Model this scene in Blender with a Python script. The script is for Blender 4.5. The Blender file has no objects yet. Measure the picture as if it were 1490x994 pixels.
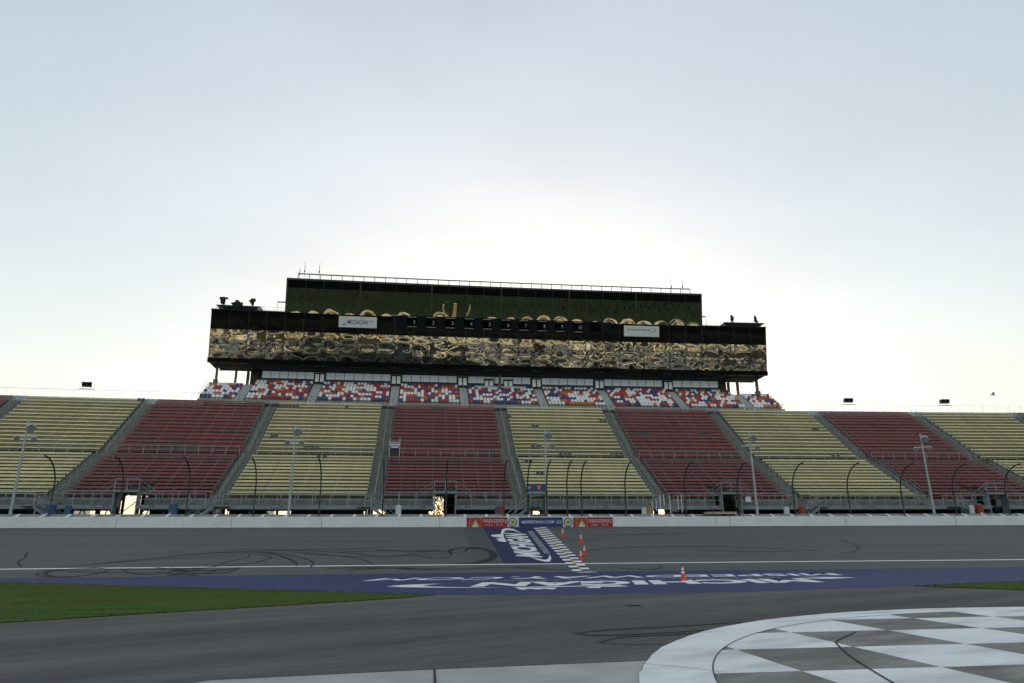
import bpy, bmesh, math, random
from mathutils import Vector, Matrix
random.seed(7)
sc = bpy.context.scene
COL = sc.collection
rad = math.radians

# ------------------------------------------------------------------ camera
F, CX, CY = 993., 745., 497.            # focal length and centre in photo pixels
PITCH, YAW, ROLL, EYE = rad(16.8), rad(7.1), rad(.37), 1.75
fw = Vector((math.sin(YAW)*math.cos(PITCH), math.cos(YAW)*math.cos(PITCH), math.sin(PITCH)))
rt0 = Vector((math.cos(YAW), -math.sin(YAW), 0)); up0 = rt0.cross(fw)
rt = rt0*math.cos(ROLL) - up0*math.sin(ROLL); up = up0*math.cos(ROLL) + rt0*math.sin(ROLL)
CAMP = Vector((0, 0, EYE))
cam = bpy.data.cameras.new('camera'); cam.sensor_width = 36; cam.lens = 36*F/1490
cam.clip_start = .1; cam.clip_end = 12000
co = bpy.data.objects.new('camera', cam); COL.objects.link(co)
m3 = Matrix((rt, up, -fw)).transposed(); co.matrix_world = Matrix.Translation(CAMP) @ m3.to_4x4()
sc.camera = co

# ------------------------------------------------------------------ the curved front stretch: s along, d across, z up
R, XC, D0 = 1450., 10., 76.
def W(s, d, z=0.):
    th = (s-XC)/R; r = R+d-D0
    return Vector((XC+r*math.sin(th), D0-R+r*math.cos(th), z))
def unW(x, y):
    r = math.hypot(x-XC, y-D0+R)
    return XC+math.atan2(x-XC, y-D0+R)*R, r-R+D0
def ray(x, y): return fw+rt*((x-CX)/F)-up*((y-CY)/F)
def P(x, y, d):                       # where a sight line meets the upright surface at distance d
    v = ray(x, y); lo, hi = 1., 1500.
    for _ in range(50):
        m = (lo+hi)/2; q = CAMP+v*m
        if unW(q.x, q.y)[1] < d: lo = m
        else: hi = m
    q = CAMP+v*lo; return unW(q.x, q.y)[0], q.z
def G(x, y, z=0.):                    # where it meets the flat ground
    v = ray(x, y); t = (z-EYE)/v.z; q = CAMP+v*t; return q.x, q.y
BANK0, BANK1, SL = 52.5, 76., .166
def bz(d): return max(0., (d-BANK0)*SL)
def B(x, y):                          # where it meets the banked track, as (s, d)
    v = ray(x, y); lo, hi = 30., 110.
    for _ in range(50):
        m = (lo+hi)/2; q = CAMP+v*m; s, d = unW(q.x, q.y)
        if q.z > bz(d): lo = m
        else: hi = m
    q = CAMP+v*lo; return unW(q.x, q.y)
TILT = .19
def fd(z): return 111-(z-30.4)*TILT   # the leaning glass front of the tower
def Pt(x, y):
    d = 111.
    for _ in range(20):
        s, z = P(x, y, d); d = fd(z)
    return s, z

# ------------------------------------------------------------------ mesh building
class MB:
    def __init__(self): self.v = []; self.f = []; self.m = []; self.sm = False
    def poly(self, pts, mi=0):
        b = len(self.v); self.v += [tuple(p) for p in pts]; self.f.append(tuple(range(b, b+len(pts)))); self.m.append(mi)
    def hexa(self, c, mi=0):           # 8 corners: bottom ring then top ring
        b = len(self.v); self.v += [tuple(p) for p in c]
        for q in ((3,2,1,0),(4,5,6,7),(0,1,5,4),(1,2,6,5),(2,3,7,6),(3,0,4,7)):
            self.f.append(tuple(b+i for i in q)); self.m.append(mi)
    def box(self, x0, x1, y0, y1, z0, z1, mi=0, n=1):
        b = len(self.v)
        for i in range(n+1):
            x = x0+(x1-x0)*i/n
            self.v += [(x,y0,z0),(x,y1,z0),(x,y1,z1),(x,y0,z1)]
        for i in range(n):
            o = b+4*i
            for k in range(4):
                l = (k+1) % 4
                self.f.append((o+k, o+4+k, o+4+l, o+l)); self.m.append(mi)
        self.f.append((b, b+1, b+2, b+3)); self.m.append(mi)
        o = b+4*n; self.f.append((o+3, o+2, o+1, o)); self.m.append(mi)
    def tube(self, pts, r, n=6, mi=0):
        pts = [Vector(p) for p in pts]; rr = r if isinstance(r, (list, tuple)) else [r]*len(pts)
        b = len(self.v); pu = None
        for i, p in enumerate(pts):
            t = (pts[min(i+1, len(pts)-1)]-pts[max(i-1, 0)]).normalized()
            if pu is None: pu = t.orthogonal().normalized()
            pu = (pu-t*pu.dot(t)).normalized(); w = t.cross(pu)
            for k in range(n):
                a = 2*math.pi*k/n; self.v.append(tuple(p+(pu*math.cos(a)+w*math.sin(a))*rr[i]))
        for i in range(len(pts)-1):
            for k in range(n):
                l = (k+1) % n
                self.f.append((b+i*n+k, b+i*n+l, b+(i+1)*n+l, b+(i+1)*n+k)); self.m.append(mi)
        self.f.append(tuple(b+k for k in reversed(range(n)))); self.m.append(mi)
        o = b+(len(pts)-1)*n; self.f.append(tuple(o+k for k in range(n))); self.m.append(mi)
    def lathe(self, prof, n=16, c=(0,0,0), mi=0):
        b = len(self.v)
        for r, z in prof:
            for k in range(n):
                a = 2*math.pi*k/n; self.v.append((c[0]+r*math.cos(a), c[1]+r*math.sin(a), c[2]+z))
        for i in range(len(prof)-1):
            for k in range(n):
                l = (k+1) % n
                self.f.append((b+i*n+k, b+i*n+l, b+(i+1)*n+l, b+(i+1)*n+k)); self.m.append(mi)
        self.f.append(tuple(b+k for k in reversed(range(n)))); self.m.append(mi)
        o = b+(len(prof)-1)*n; self.f.append(tuple(o+k for k in range(n))); self.m.append(mi)
    def prism(self, pts, y0, y1, mi=0):  # outline in x,z pushed through y
        n = len(pts); b = len(self.v)
        self.v += [(x, y0, z) for x, z in pts]+[(x, y1, z) for x, z in pts]
        self.f.append(tuple(b+i for i in range(n))); self.m.append(mi)
        self.f.append(tuple(b+n+i for i in reversed(range(n)))); self.m.append(mi)
        for i in range(n):
            l = (i+1) % n
            self.f.append((b+i, b+n+i, b+n+l, b+l)); self.m.append(mi)
    def raw(self, vs, fs, mi=0):
        b = len(self.v); self.v += [tuple(q) for q in vs]
        for q in fs: self.f.append(tuple(b+i for i in q)); self.m.append(mi)
    def build(self, name, mats, parent=None, tf=None, smooth=False, recalc=True):
        vs = self.v if tf is None else [tuple(tf(*q)) for q in self.v]
        me = bpy.data.meshes.new(name); me.from_pydata(vs, [], self.f)
        if not isinstance(mats, (list, tuple)): mats = [mats]
        for q in mats: me.materials.append(q)
        me.polygons.foreach_set('material_index', self.m)
        if recalc:
            bm = bmesh.new(); bm.from_mesh(me); bmesh.ops.recalc_face_normals(bm, faces=bm.faces); bm.to_mesh(me); bm.free()
        if smooth: me.polygons.foreach_set('use_smooth', [True]*len(me.polygons))
        me.update()
        return link(bpy.data.objects.new(name, me), parent)
def link(o, parent=None):
    COL.objects.link(o)
    if parent is not None: o.parent = parent
    return o
def tag(o, label=None, cat=None, group=None, kind=None):
    if label: o['label'] = label
    if cat: o['category'] = cat
    if group: o['group'] = group
    if kind: o['kind'] = kind
    return o
def empty(name, loc, rz=0.):
    o = bpy.data.objects.new(name, None); o.empty_display_size = .3; o.location = loc; o.rotation_euler = (0, 0, rz); COL.objects.link(o); return o
def rz_at(s): return -(s-XC)/R
def thing(name, label, cat, s, d, z=0., group=None):
    return tag(empty(name, W(s, d, z), rz_at(s)), label, cat, group)
def dup(o, parent=None):
    c = o.copy(); COL.objects.link(c)
    if parent is not None: c.parent = parent
    for ch in list(o.children): dup(ch, c)
    return c
def dup_to(o, s, d, z, label=None):
    c = dup(o); c.location = W(s, d, z); c.rotation_euler = (o.rotation_euler.x, o.rotation_euler.y, rz_at(s))
    if label: c['label'] = label
    return c
def child_of(root):                    # map s,d,z of the curved place into an unrotated root's space
    L = Vector(root.location)
    return lambda s, d, z: W(s, d, z)-L
def struct(o): o['kind'] = 'structure'; return o

# ------------------------------------------------------------------ materials
def fade(m, amt):
    nt = m.node_tree; b = nt.nodes['Principled BSDF']; l = b.inputs['Base Color'].links[0].from_socket
    oi = nt.nodes.new('ShaderNodeObjectInfo'); r = nt.nodes.new('ShaderNodeMapRange'); r.inputs['To Min'].default_value = 1-amt; r.inputs['To Max'].default_value = 1+amt
    nt.links.new(oi.outputs['Random'], r.inputs['Value']); mx = nt.nodes.new('ShaderNodeMix'); mx.data_type = 'RGBA'; mx.blend_type = 'MULTIPLY'; mx.inputs['Factor'].default_value = 1
    nt.links.new(l, mx.inputs['A']); nt.links.new(r.outputs[0], mx.inputs['B']); nt.links.new(mx.outputs['Result'], b.inputs['Base Color'])
def mat(name, col, rough=.7, metal=0., var=.12, scale=3., spec=.5, bump=0., bscale=40., stretch=(1,1,1), var2=0., scale2=.15, tint=None, rot=0.):
    m = bpy.data.materials.new(name); m.use_nodes = True; nt = m.node_tree; b = nt.nodes['Principled BSDF']
    b.inputs['Roughness'].default_value = rough; b.inputs['Metallic'].default_value = metal
    b.inputs['Specular IOR Level'].default_value = spec
    b.inputs['Base Color'].default_value = (*col, 1)
    tc = nt.nodes.new('ShaderNodeTexCoord'); mp = nt.nodes.new('ShaderNodeMapping'); mp.inputs['Scale'].default_value = stretch
    r0 = nt.nodes.new('ShaderNodeMapping'); r0.inputs['Rotation'].default_value = (0, 0, rot)
    nt.links.new(tc.outputs['Object'], r0.inputs[0]); nt.links.new(r0.outputs[0], mp.inputs[0])
    cur = None
    for k, (v, s) in enumerate(((var, scale), (var2, scale2))):
        if v <= 0: continue
        n = nt.nodes.new('ShaderNodeTexNoise'); n.inputs['Scale'].default_value = s; n.inputs['Detail'].default_value = 6; n.inputs['Roughness'].default_value = .6
        nt.links.new(mp.outputs[0], n.inputs['Vector'])
        r = nt.nodes.new('ShaderNodeMapRange'); r.inputs['From Min'].default_value = .3; r.inputs['From Max'].default_value = .7
        r.inputs['To Min'].default_value = 1-v; r.inputs['To Max'].default_value = 1+v
        nt.links.new(n.outputs['Fac'], r.inputs['Value'])
        mx = nt.nodes.new('ShaderNodeMix'); mx.data_type = 'RGBA'; mx.blend_type = 'MULTIPLY'; mx.inputs['Factor'].default_value = 1
        if cur is None: mx.inputs['A'].default_value = (*col, 1)
        else: nt.links.new(cur, mx.inputs['A'])
        nt.links.new(r.outputs[0], mx.inputs['B']); cur = mx.outputs['Result']
    if tint is not None:
        n = nt.nodes.new('ShaderNodeTexNoise'); n.inputs['Scale'].default_value = tint[1]; n.inputs['Detail'].default_value = 5
        nt.links.new(mp.outputs[0], n.inputs['Vector'])
        r = nt.nodes.new('ShaderNodeMapRange'); r.inputs['From Min'].default_value = .48; r.inputs['From Max'].default_value = .66
        nt.links.new(n.outputs['Fac'], r.inputs['Value'])
        mx = nt.nodes.new('ShaderNodeMix'); mx.data_type = 'RGBA'; nt.links.new(r.outputs[0], mx.inputs['Factor'])
        if cur is None: mx.inputs['A'].default_value = (*col, 1)
        else: nt.links.new(cur, mx.inputs['A'])
        mx.inputs['B'].default_value = (*tint[0], 1); cur = mx.outputs['Result']
    if cur is not None: nt.links.new(cur, b.inputs['Base Color'])
    if bump > 0:
        n = nt.nodes.new('ShaderNodeTexNoise'); n.inputs['Scale'].default_value = bscale; n.inputs['Detail'].default_value = 4
        nt.links.new(tc.outputs['Object'], n.inputs['Vector'])
        bp = nt.nodes.new('ShaderNodeBump'); bp.inputs['Strength'].default_value = bump; bp.inputs['Distance'].default_value = .02
        nt.links.new(n.outputs['Fac'], bp.inputs['Height']); nt.links.new(bp.outputs[0], b.inputs['Normal'])
    return m
M = {}
M['asphalt'] = mat('asphalt', (.104,.099,.091), .85, var=.25, scale=7, bump=.6, bscale=60, stretch=(.1,1,1), var2=.5, scale2=.33, rot=-.5, spec=.3)
M['track'] = mat('track', (.118,.117,.109), .8, var=.1, scale=.5, stretch=(.06,1,1), var2=.12, scale2=.9, spec=.3)
M['patch'] = mat('patch', (.085,.092,.094), .8, var=.1, scale=.7, spec=.3)
M['apron'] = mat('apron_paint', (.031,.042,.13), .75, var=.14, scale=.8, stretch=(.12,1,1), var2=.2, scale2=.6, spec=.3)
M['navy'] = mat('navy_paint', (.028,.032,.088), .75, var=.15, scale=.6, spec=.3)
M['paint'] = mat('white_paint', (.82,.83,.82), .7, var=.07, scale=1.2, var2=.09, scale2=7, spec=.3)
M['padpaint'] = mat('pad_paint', (.82,.83,.82), .75, var=.06, scale=14, var2=.1, scale2=.9, spec=.3, tint=((.56,.57,.56), .8), stretch=(.35,1,1), rot=-.4)
M['paint_worn'] = mat('worn_white_paint', (.42,.45,.5), .75, var=.2, scale=1.5, spec=.3)
M['grey_paint'] = mat('grey_paint', (.3,.3,.34), .75, var=.25, scale=2.5, spec=.3)
M['yellow_paint'] = mat('yellow_paint', (.6,.36,.06), .7, var=.2, scale=2, spec=.3)
M['rubber'] = mat('rubber_mark', (.02,.021,.022), .7, var=.4, scale=1.2, spec=.3)
M['scuff'] = mat('scuff_mark', (.058,.057,.054), .85, var=.4, scale=2.5, spec=.3)
M['pad'] = mat('pad_concrete', (.24,.23,.205), .85, var=.22, scale=2.5, bump=.2, var2=.36, scale2=.7, spec=.3, stretch=(.4,1,1), rot=-.4, tint=((.15,.14,.12), .9))
M['slab'] = mat('slab_concrete', (.43,.42,.385), .85, var=.12, scale=1.3, bump=.15, var2=.15, scale2=.4, spec=.3)
M['joint'] = mat('joint', (.02,.02,.02), .9)
M['soil'] = mat('infield_soil', (.05,.085,.025), .95, var=.3, scale=.05, var2=.35, scale2=.012, tint=((.19,.15,.09), .02))
M['terrace'] = mat('terrace_gravel', (.13,.125,.115), .95, var=.2, scale=1)
M['grass'] = mat('grass', (.066,.116,.024), 1., var=.2, scale=1.5, var2=.3, scale2=.35, stretch=(.2,1.4,1), tint=((.085,.07,.02), .35), spec=.05)
M['wall'] = mat('wall_paint', (.74,.79,.82), .6, var=.06, scale=.5, var2=.06, scale2=4, spec=.3)
M['wall_old'] = mat('wall_concrete', (.3,.34,.34), .8, var=.18, scale=.8, spec=.3)
M['fence'] = mat('fence_steel', (.045,.055,.055), .6, .3, var=.2)
M['galv'] = mat('galvanised', (.36,.41,.43), .5, .5, var=.15, scale=2)
M['galv_lo'] = mat('weathered_rail', (.25,.285,.295), .6, .3, var=.2, scale=2)
M['cable'] = mat('cable', (.1,.11,.11), .6, .4)
M['yellow'] = mat('yellow_bench', (.62,.56,.3), .6, var=.14, scale=.8, var2=.06, scale2=6)
M['red'] = mat('red_bench', (.225,.056,.062), .65, var=.16, scale=.8, var2=.08, scale2=6)
M['deck'] = mat('deck_concrete', (.08,.083,.07), .85, var=.2, scale=.6, var2=.15, scale2=3)
M['deck_red'] = mat('deck_maroon', (.07,.05,.048), .85, var=.2, scale=.6)
M['stairs'] = mat('aisle_concrete', (.17,.17,.155), .85, var=.2, scale=1.2)
M['frontwall'] = mat('front_concrete', (.17,.18,.18), .85, var=.22, scale=.5, var2=.2, scale2=2)
M['fascia'] = mat('fascia_steel', (.2,.25,.27), .6, .2, var=.12, scale=.8)
M['under'] = mat('dark_steel', (.05,.05,.05), .8, var=.2)
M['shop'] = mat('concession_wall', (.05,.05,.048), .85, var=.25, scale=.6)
M['white'] = mat('white_plastic', (.6,.66,.7), .5, var=.08)
M['blueb'] = mat('blue_barrel', (.03,.09,.19), .5, var=.2)
M['redb'] = mat('red_barrel', (.26,.035,.025), .5, var=.2)
M['tan'] = mat('tan_board', (.42,.36,.26), .7, var=.2)
M['orangeb'] = mat('tan_barrel', (.35,.2,.07), .5, var=.3)
M['cone'] = mat('cone_orange', (.75,.06,.02), .45, var=.1)
M['glass'] = mat('bronze_glass', (.165,.162,.13), .015, 1., var=0)
M['spandrel'] = mat('black_spandrel', (.006,.007,.007), .04, 0., var=0, spec=.035)
M['black'] = mat('black_metal', (.012,.013,.014), .5, var=.1)
M['cap'] = mat('navy_cap', (.02,.028,.05), .5, var=.1)
M['soffit'] = mat('soffit', (.03,.033,.034), .8, var=.25, scale=.5)
M['mull'] = mat('mullion', (.02,.021,.02), .4, .3, var=.1)
M['suite'] = mat('suite_glass_glow', (.8,.9,.94), .2, 0., var=.05, scale=.8)
_b = M['suite'].node_tree.nodes['Principled BSDF']; _b.inputs['Emission Color'].default_value = (.68, .85, .95, 1); _b.inputs['Emission Strength'].default_value = .04   # faint glow added to brighten the panes, with no real source behind
M['bluewall'] = mat('blue_wall', (.035,.08,.2), .7, var=.15)
M['column'] = mat('column', (.11,.105,.1), .7, var=.15)
M['seatw'] = mat('seat_white', (.8,.82,.85), .45, var=.08)
M['seatr'] = mat('seat_red', (.36,.03,.025), .45, var=.12)
M['seato'] = mat('seat_orange', (.52,.17,.02), .45, var=.12)
M['seatb'] = mat('seat_blue', (.025,.04,.17), .45, var=.12)
M['seatdeck'] = mat('seat_deck', (.3,.31,.31), .8, var=.12)
M['step'] = mat('step_white', (.4,.43,.44), .75, var=.12)
M['drape'] = mat('drape_black', (.012,.012,.013), .7, var=.3, bump=.5, bscale=6)
M['signw'] = mat('sign_white', (.6,.64,.66), .6, var=.05)
M['signblue'] = mat('sign_blue', (.015,.02,.1), .6, var=.05)
M['signred'] = mat('sign_red', (.33,.008,.025), .6, var=.12, scale=1.5)
M['bannerblue'] = mat('banner_blue', (.018,.035,.16), .6, var=.1)
M['green'] = mat('sign_green', (.06,.28,.08), .6)
M['emby'] = mat('emblem_yellow', (.42,.4,.03), .6, var=.2, scale=6)
M['embg'] = mat('emblem_green', (.06,.16,.03), .6)
M['flame'] = mat('flame_orange', (.3,.055,.02), .6, var=.3, scale=3)
M['flamey'] = mat('flame_yellow', (.65,.42,.12), .6, var=.2)
M['flamew'] = mat('flame_white', (.62,.6,.64), .6)
M['board'] = mat('score_panel', (.006,.008,.012), .7, var=.3, scale=3, spec=.1)
M['segm'] = mat('score_cell', (.003,.003,.004), .9, spec=.02)
M['num'] = mat('score_number', (.25,.27,.29), .6)
M['chair'] = mat('chair_grey', (.055,.068,.078), .6, var=.15)
M['purple'] = mat('plaque_purple', (.12,.07,.24), .6)
M['drum'] = mat('stand_drum', (.03,.055,.14), .5, var=.2, scale=1)
M['flagred'] = mat('flag_red', (.3,.03,.06), .7)
M['bark'] = mat('bark', (.07,.05,.035), .9, var=.3)
M['camper'] = mat('camper_white', (.78,.72,.6), .5, var=.12, scale=.4)
M['camper2'] = mat('camper_tan', (.55,.43,.25), .5, var=.15, scale=.4)
M['camperw'] = mat('camper_window', (.02,.02,.025), .1)
M['camperr'] = mat('camper_stripe', (.4,.12,.05), .5)
M['garage'] = mat('garage_wall', (.55,.5,.4), .8, var=.1, scale=.1)
M['woods'] = mat('woods', (.009,.023,.012), .95, var=.5, scale=.25, var2=.4, scale2=.03)
def leafmat(name, c, tr):
    m = bpy.data.materials.new(name); m.use_nodes = True; nt = m.node_tree; b = nt.nodes['Principled BSDF']
    out = nt.nodes['Material Output']
    oi = nt.nodes.new('ShaderNodeTexNoise'); oi.inputs['Scale'].default_value = .7
    cr = nt.nodes.new('ShaderNodeMix'); cr.data_type = 'RGBA'; cr.inputs['A'].default_value = (*[k*.6 for k in c], 1); cr.inputs['B'].default_value = (*[k*1.4 for k in c], 1)
    tcn = nt.nodes.new('ShaderNodeTexCoord'); nt.links.new(tcn.outputs['Object'], oi.inputs['Vector'])
    nt.links.new(oi.outputs['Fac'], cr.inputs['Factor']); nt.links.new(cr.outputs['Result'], b.inputs['Base Color'])
    b.inputs['Roughness'].default_value = .7
    t = nt.nodes.new('ShaderNodeBsdfTranslucent'); t.inputs['Color'].default_value = (*tr, 1)
    mx = nt.nodes.new('ShaderNodeMixShader'); mx.inputs['Fac'].default_value = .5
    nt.links.new(b.outputs[0], mx.inputs[1]); nt.links.new(t.outputs[0], mx.inputs[2]); nt.links.new(mx.outputs[0], out.inputs['Surface'])
    return m
for k_, a_ in (('yellow', .12), ('red', .16), ('seatw', .08), ('seatr', .12), ('seato', .12), ('seatb', .15)): fade(M[k_], a_)
M['leaf'] = leafmat('leaf', (.06,.085,.02), (.3,.22,.04))

# ------------------------------------------------------------------ lettering
def text_shape(body, w, h, shear=0., bold=0., res=3):
    cu = bpy.data.curves.new('lettering', 'FONT'); cu.body = body; cu.size = 1; cu.shear = shear; cu.offset = bold; cu.resolution_u = res
    ob = bpy.data.objects.new('lettering', cu); COL.objects.link(ob)
    dg = bpy.context.evaluated_depsgraph_get(); me = bpy.data.meshes.new_from_object(ob.evaluated_get(dg))
    vs = [v.co.copy() for v in me.vertices]; fs = [tuple(p.vertices) for p in me.polygons]
    bpy.data.objects.remove(ob); bpy.data.curves.remove(cu); bpy.data.meshes.remove(me)
    x0 = min(v.x for v in vs); x1 = max(v.x for v in vs); y0 = min(v.y for v in vs); y1 = max(v.y for v in vs)
    return [((v.x-x0)/(x1-x0)*w-w/2, (v.y-y0)/(y1-y0)*h-h/2) for v in vs], fs
def lettering(body, w, h, mp, mats, parent, name='lettering', **k):
    vs, fs = text_shape(body, w, h, **k); b = MB(); b.raw([mp(*q) for q in vs], fs)
    return b.build(name, mats, parent, recalc=False)
def crescent(cx, cy, a, b, t0, t1, thick, n=28, tail=0.):    # tapering arc of an ellipse, as quads
    out = []; inn = []
    for i in range(n+1):
        u = i/n; t = rad(t0+(t1-t0)*u); k = thick*math.sin(math.pi*min(1, u*(1-tail)+tail))
        out.append((cx+a*math.cos(t), cy+b*math.sin(t))); inn.append((cx+(a-k)*math.cos(t), cy+(b-k)*math.sin(t)))
    return out, inn
def add_crescent(mb, mp, *a, **k):
    o, i = crescent(*a, **k)
    for q in range(len(o)-1): mb.poly([mp(*o[q]), mp(*o[q+1]), mp(*i[q+1]), mp(*i[q])])

# ------------------------------------------------------------------ ground
def sheet(name, pts, z, m, parent=None):
    b = MB(); b.poly([(x, y, z) for x, y in pts]); o = b.build(name, m, parent, recalc=False); return o
def grid_sheet(name, x0, x1, y0, y1, nx, ny, z, m):
    b = MB(); b.v = [(x0+(x1-x0)*i/nx, y0+(y1-y0)*j/ny, z) for j in range(ny+1) for i in range(nx+1)]
    b.f = [(j*(nx+1)+i, j*(nx+1)+i+1, (j+1)*(nx+1)+i+1, (j+1)*(nx+1)+i) for j in range(ny) for i in range(nx)]; b.m = [0]*len(b.f)
    return b.build(name, m, recalc=False)
struct(grid_sheet('ground', -4000, 4000, -4000, 4000, 8, 8, -.3, M['soil']))
# pit road: everything flat this side of the track
b = MB()
ss = [-150+5*i for i in range(65)]
for a, c in zip(ss, ss[1:]):
    b.poly([W(a, 0, 0)-Vector((0, 25, 0)), W(c, 0, 0)-Vector((0, 25, 0)), W(c, BANK0, 0), W(a, BANK0, 0)])
pit = struct(b.build('pit_road', M['asphalt'], recalc=False))
b = MB()
for a, c in zip(ss, ss[1:]):
    for d0, d1 in ((52.5, 60), (60, 68), (68, 76.4)):
        b.poly([W(a, d0, bz(d0)), W(c, d0, bz(d0)), W(c, d1, bz(d1)), W(a, d1, bz(d1))])
track = struct(b.build('track', M['track'], recalc=False))
# blue painted apron
low = [(-260, 838), (0, 847), (200, 853), (400, 858.5), (590, 864.5), (660, 866), (745, 866), (900, 864), (1100, 860.5), (1330, 853), (1490, 845.5), (1750, 834)]
lw = [G(*q) for q in low]
b = MB()
us = [unW(x, y) for x, y in lw]
for (s0, d0), (s1, d1) in zip(us, us[1:]):
    n = max(1, int((s1-s0)/4))
    for i in range(n):
        a, c = i/n, (i+1)/n
        b.poly([W(s0+(s1-s0)*a, d0+(d1-d0)*a, .006), W(s0+(s1-s0)*c, d0+(d1-d0)*c, .006), W(s0+(s1-s0)*c, 52.3, .006), W(s0+(s1-s0)*a, 52.3, .006)])
apron = struct(b.build('apron', M['apron'], recalc=False))
# terrace behind the wall
b = MB()
for a, c in zip(ss, ss[1:]):
    b.poly([W(a, 77.3, 3.6), W(c, 77.3, 3.6), W(c, 260, 3.6), W(a, 260, 3.6)])
    b.poly([W(a, 260, 3.6), W(c, 260, 3.6), W(c, 300, -.3), W(a, 300, -.3)])
struct(b.build('terrace', M['terrace'], recalc=False))

# markings on the track
lift = .012
def tk(s, d): return W(s, d, bz(d)+lift)
SZ = [0]
def strip(name, pts, width, m, parent, zoff=.012, surf=True, taper=True):
    SZ[0] += 1; zoff += .0006*(SZ[0] % 12)
    pts = [Vector((p[0], p[1], 0)) for p in pts]
    # smooth the polyline
    q = []
    for i in range(len(pts)-1):
        p0, p1, p2, p3 = pts[max(i-1, 0)], pts[i], pts[i+1], pts[min(i+2, len(pts)-1)]
        for k in range(8):
            t = k/8
            q.append(.5*((2*p1)+(p2-p0)*t+(2*p0-5*p1+4*p2-p3)*t*t+(3*p1-p0-3*p2+p3)*t**3))
    q.append(pts[-1]); mb = MB(); rows = []
    for i, p in enumerate(q):
        t = (q[min(i+1, len(q)-1)]-q[max(i-1, 0)]).normalized(); n = Vector((-t.y, t.x, 0))
        u = i/(len(q)-1); w = width/2*(min(1, .25+6*u, .25+6*(1-u)) if taper else 1)
        for e in (p+n*w, p-n*w):
            mb.v.append(tuple(W(e.x, e.y, bz(e.y)+zoff)) if surf else (e.x, e.y, zoff))
    for i in range(len(q)-1): mb.f.append((2*i, 2*i+1, 2*i+3, 2*i+2)); mb.m.append(0)
    return mb.build(name, m, parent, recalc=False)
b = MB()
for a, c in zip(ss, ss[1:]):
    b.poly([tk(a, 55.35), tk(c, 55.35), tk(c, 55.65), tk(a, 55.65)])
b.build('lane_line', M['paint'], track, recalc=False)
marks = [
 ([(40,803),(36,811),(27,818),(31,825)], .22), ([(95,825),(200,815),(300,805.5),(360,803),(400,807),(428,817),(431,824)], .3),
 ([(365,803.5),(400,805),(440,812),(456,819),(450,827)], .2), ([(150,827),(90,829),(55,834),(64,839),(110,839),(148,833),(158,829)], .28),
 ([(100,828.5),(72,832),(66,836),(82,840)], .34), ([(235,828),(250,828),(268,832),(260,836),(246,834),(256,830),(300,826)], .26),
 ([(190,827),(181,831),(205,836),(250,835)], .16), ([(262,836),(290,838)], .2), ([(300,827),(275,831),(266,834)], .36),
 ([(657,808),(655,801),(672,797.5),(700,798),(718,804),(720,811),(706,818),(688,821)], .5),
 ([(660,820),(690,819),(712,813),(714,806),(704,800),(682,798.5),(677,804)], .36),
 ([(440,806),(520,810),(600,808),(655,805)], .12), ([(470,826),(540,827),(640,827),(720,828)], .12),
 ([(308,826),(330,818),(360,811),(363,806)], .16), ([(840,803),(880,798.5),(960,796),(1060,796),(1150,800)], .16),
 ([(1215,783),(1246,793),(1246,801),(1226,805)], .16), ([(890,826),(940,829),(962,826),(958,822)], .16),
 ([(690,826),(760,826),(800,827)], .12), ([(830,776),(900,778),(1000,777)], .12), ([(330,799),(420,800),(560,798)], .14),
 ([(500,829),(555,826),(600,829),(640,828)], .12), ([(470,829),(520,825.5),(560,827)], .12), ([(590,806),(630,812),(655,811)], .14)]
marks += [([(60,829),(120,832),(200,834),(260,831),(250,826)], .2), ([(255,829),(285,831),(330,829),(352,826)], .34), ([(268,833),(300,835),(330,833),(345,829)], .26), ([(225,826),(262,830),(250,838)], .22),
 ([(330,806),(420,801),(520,806),(560,812)], .14), ([(545,800),(600,803),(640,800)], .14), ([(745,826),(800,829),(850,828)], .14), ([(1010,800),(1100,803),(1200,800)], .14), ([(240,838),(300,834),(318,829)], .2),
 ([(120,826),(180,829),(240,829),(290,826)], .14), ([(370,806),(395,812),(350,822),(300,826)], .14), ([(420,803),(470,807),(520,813),(545,822)], .14), ([(480,804),(600,801),(680,806)], .12), ([(560,812),(600,806),(650,800)], .12),
 ([(80,826),(180,818),(280,811),(360,808)], .12), ([(570,826),(620,829),(690,830)], .12), ([(500,832),(540,828),(600,826)], .12)]
for p, w in marks: strip('tyre_mark', [B(*q) for q in p], w*.75, M['rubber'], track, .016)
strip('patch_strip', [(5.05, 75.4), (4.95, 56)], 2.1, M['patch'], track, .008, taper=False)
# start and finish line with the painted logo
c00, c10, c01, c11 = B(845, 834), B(869, 833), B(777, 768.8), B(796, 768.8)
def sf(u, v):
    s0 = c00[0]+(c01[0]-c00[0])*v; s1 = c10[0]+(c11[0]-c10[0])*v; d = 49.9+(75.6-49.9)*v
    return s0+(s1-s0)*u, d
def q4(mb, u0, u1, v0, v1, z, mi=0):
    pts = []
    for u, v in ((u0, v0), (u1, v0), (u1, v1), (u0, v1)):
        s, d = sf(u, v); pts.append(W(s, d, bz(d)+z))
    mb.poly(pts, mi)
b = MB(); NR = 19
for j in range(NR): q4(b, 0, 1, j/NR, (j+1)/NR, .012)
sl = b.build('start_line', M['navy'], track, recalc=False)
b = MB()
for j in range(NR):
    q4(b, 0, .5, (j+.05)/NR, (j+.55)/NR, .018); q4(b, .5, 1, (j+.5)/NR, (j+1)/NR, .018)
b.build('white_check', M['paint'], sl, recalc=False)
b = MB()
for j in range(NR): q4(b, .46, .54, j/NR, (j+1)/NR, .024)
b.build('centre_line', M['yellow_paint'], sl, recalc=False)
b = MB(); NV = 8
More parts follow.
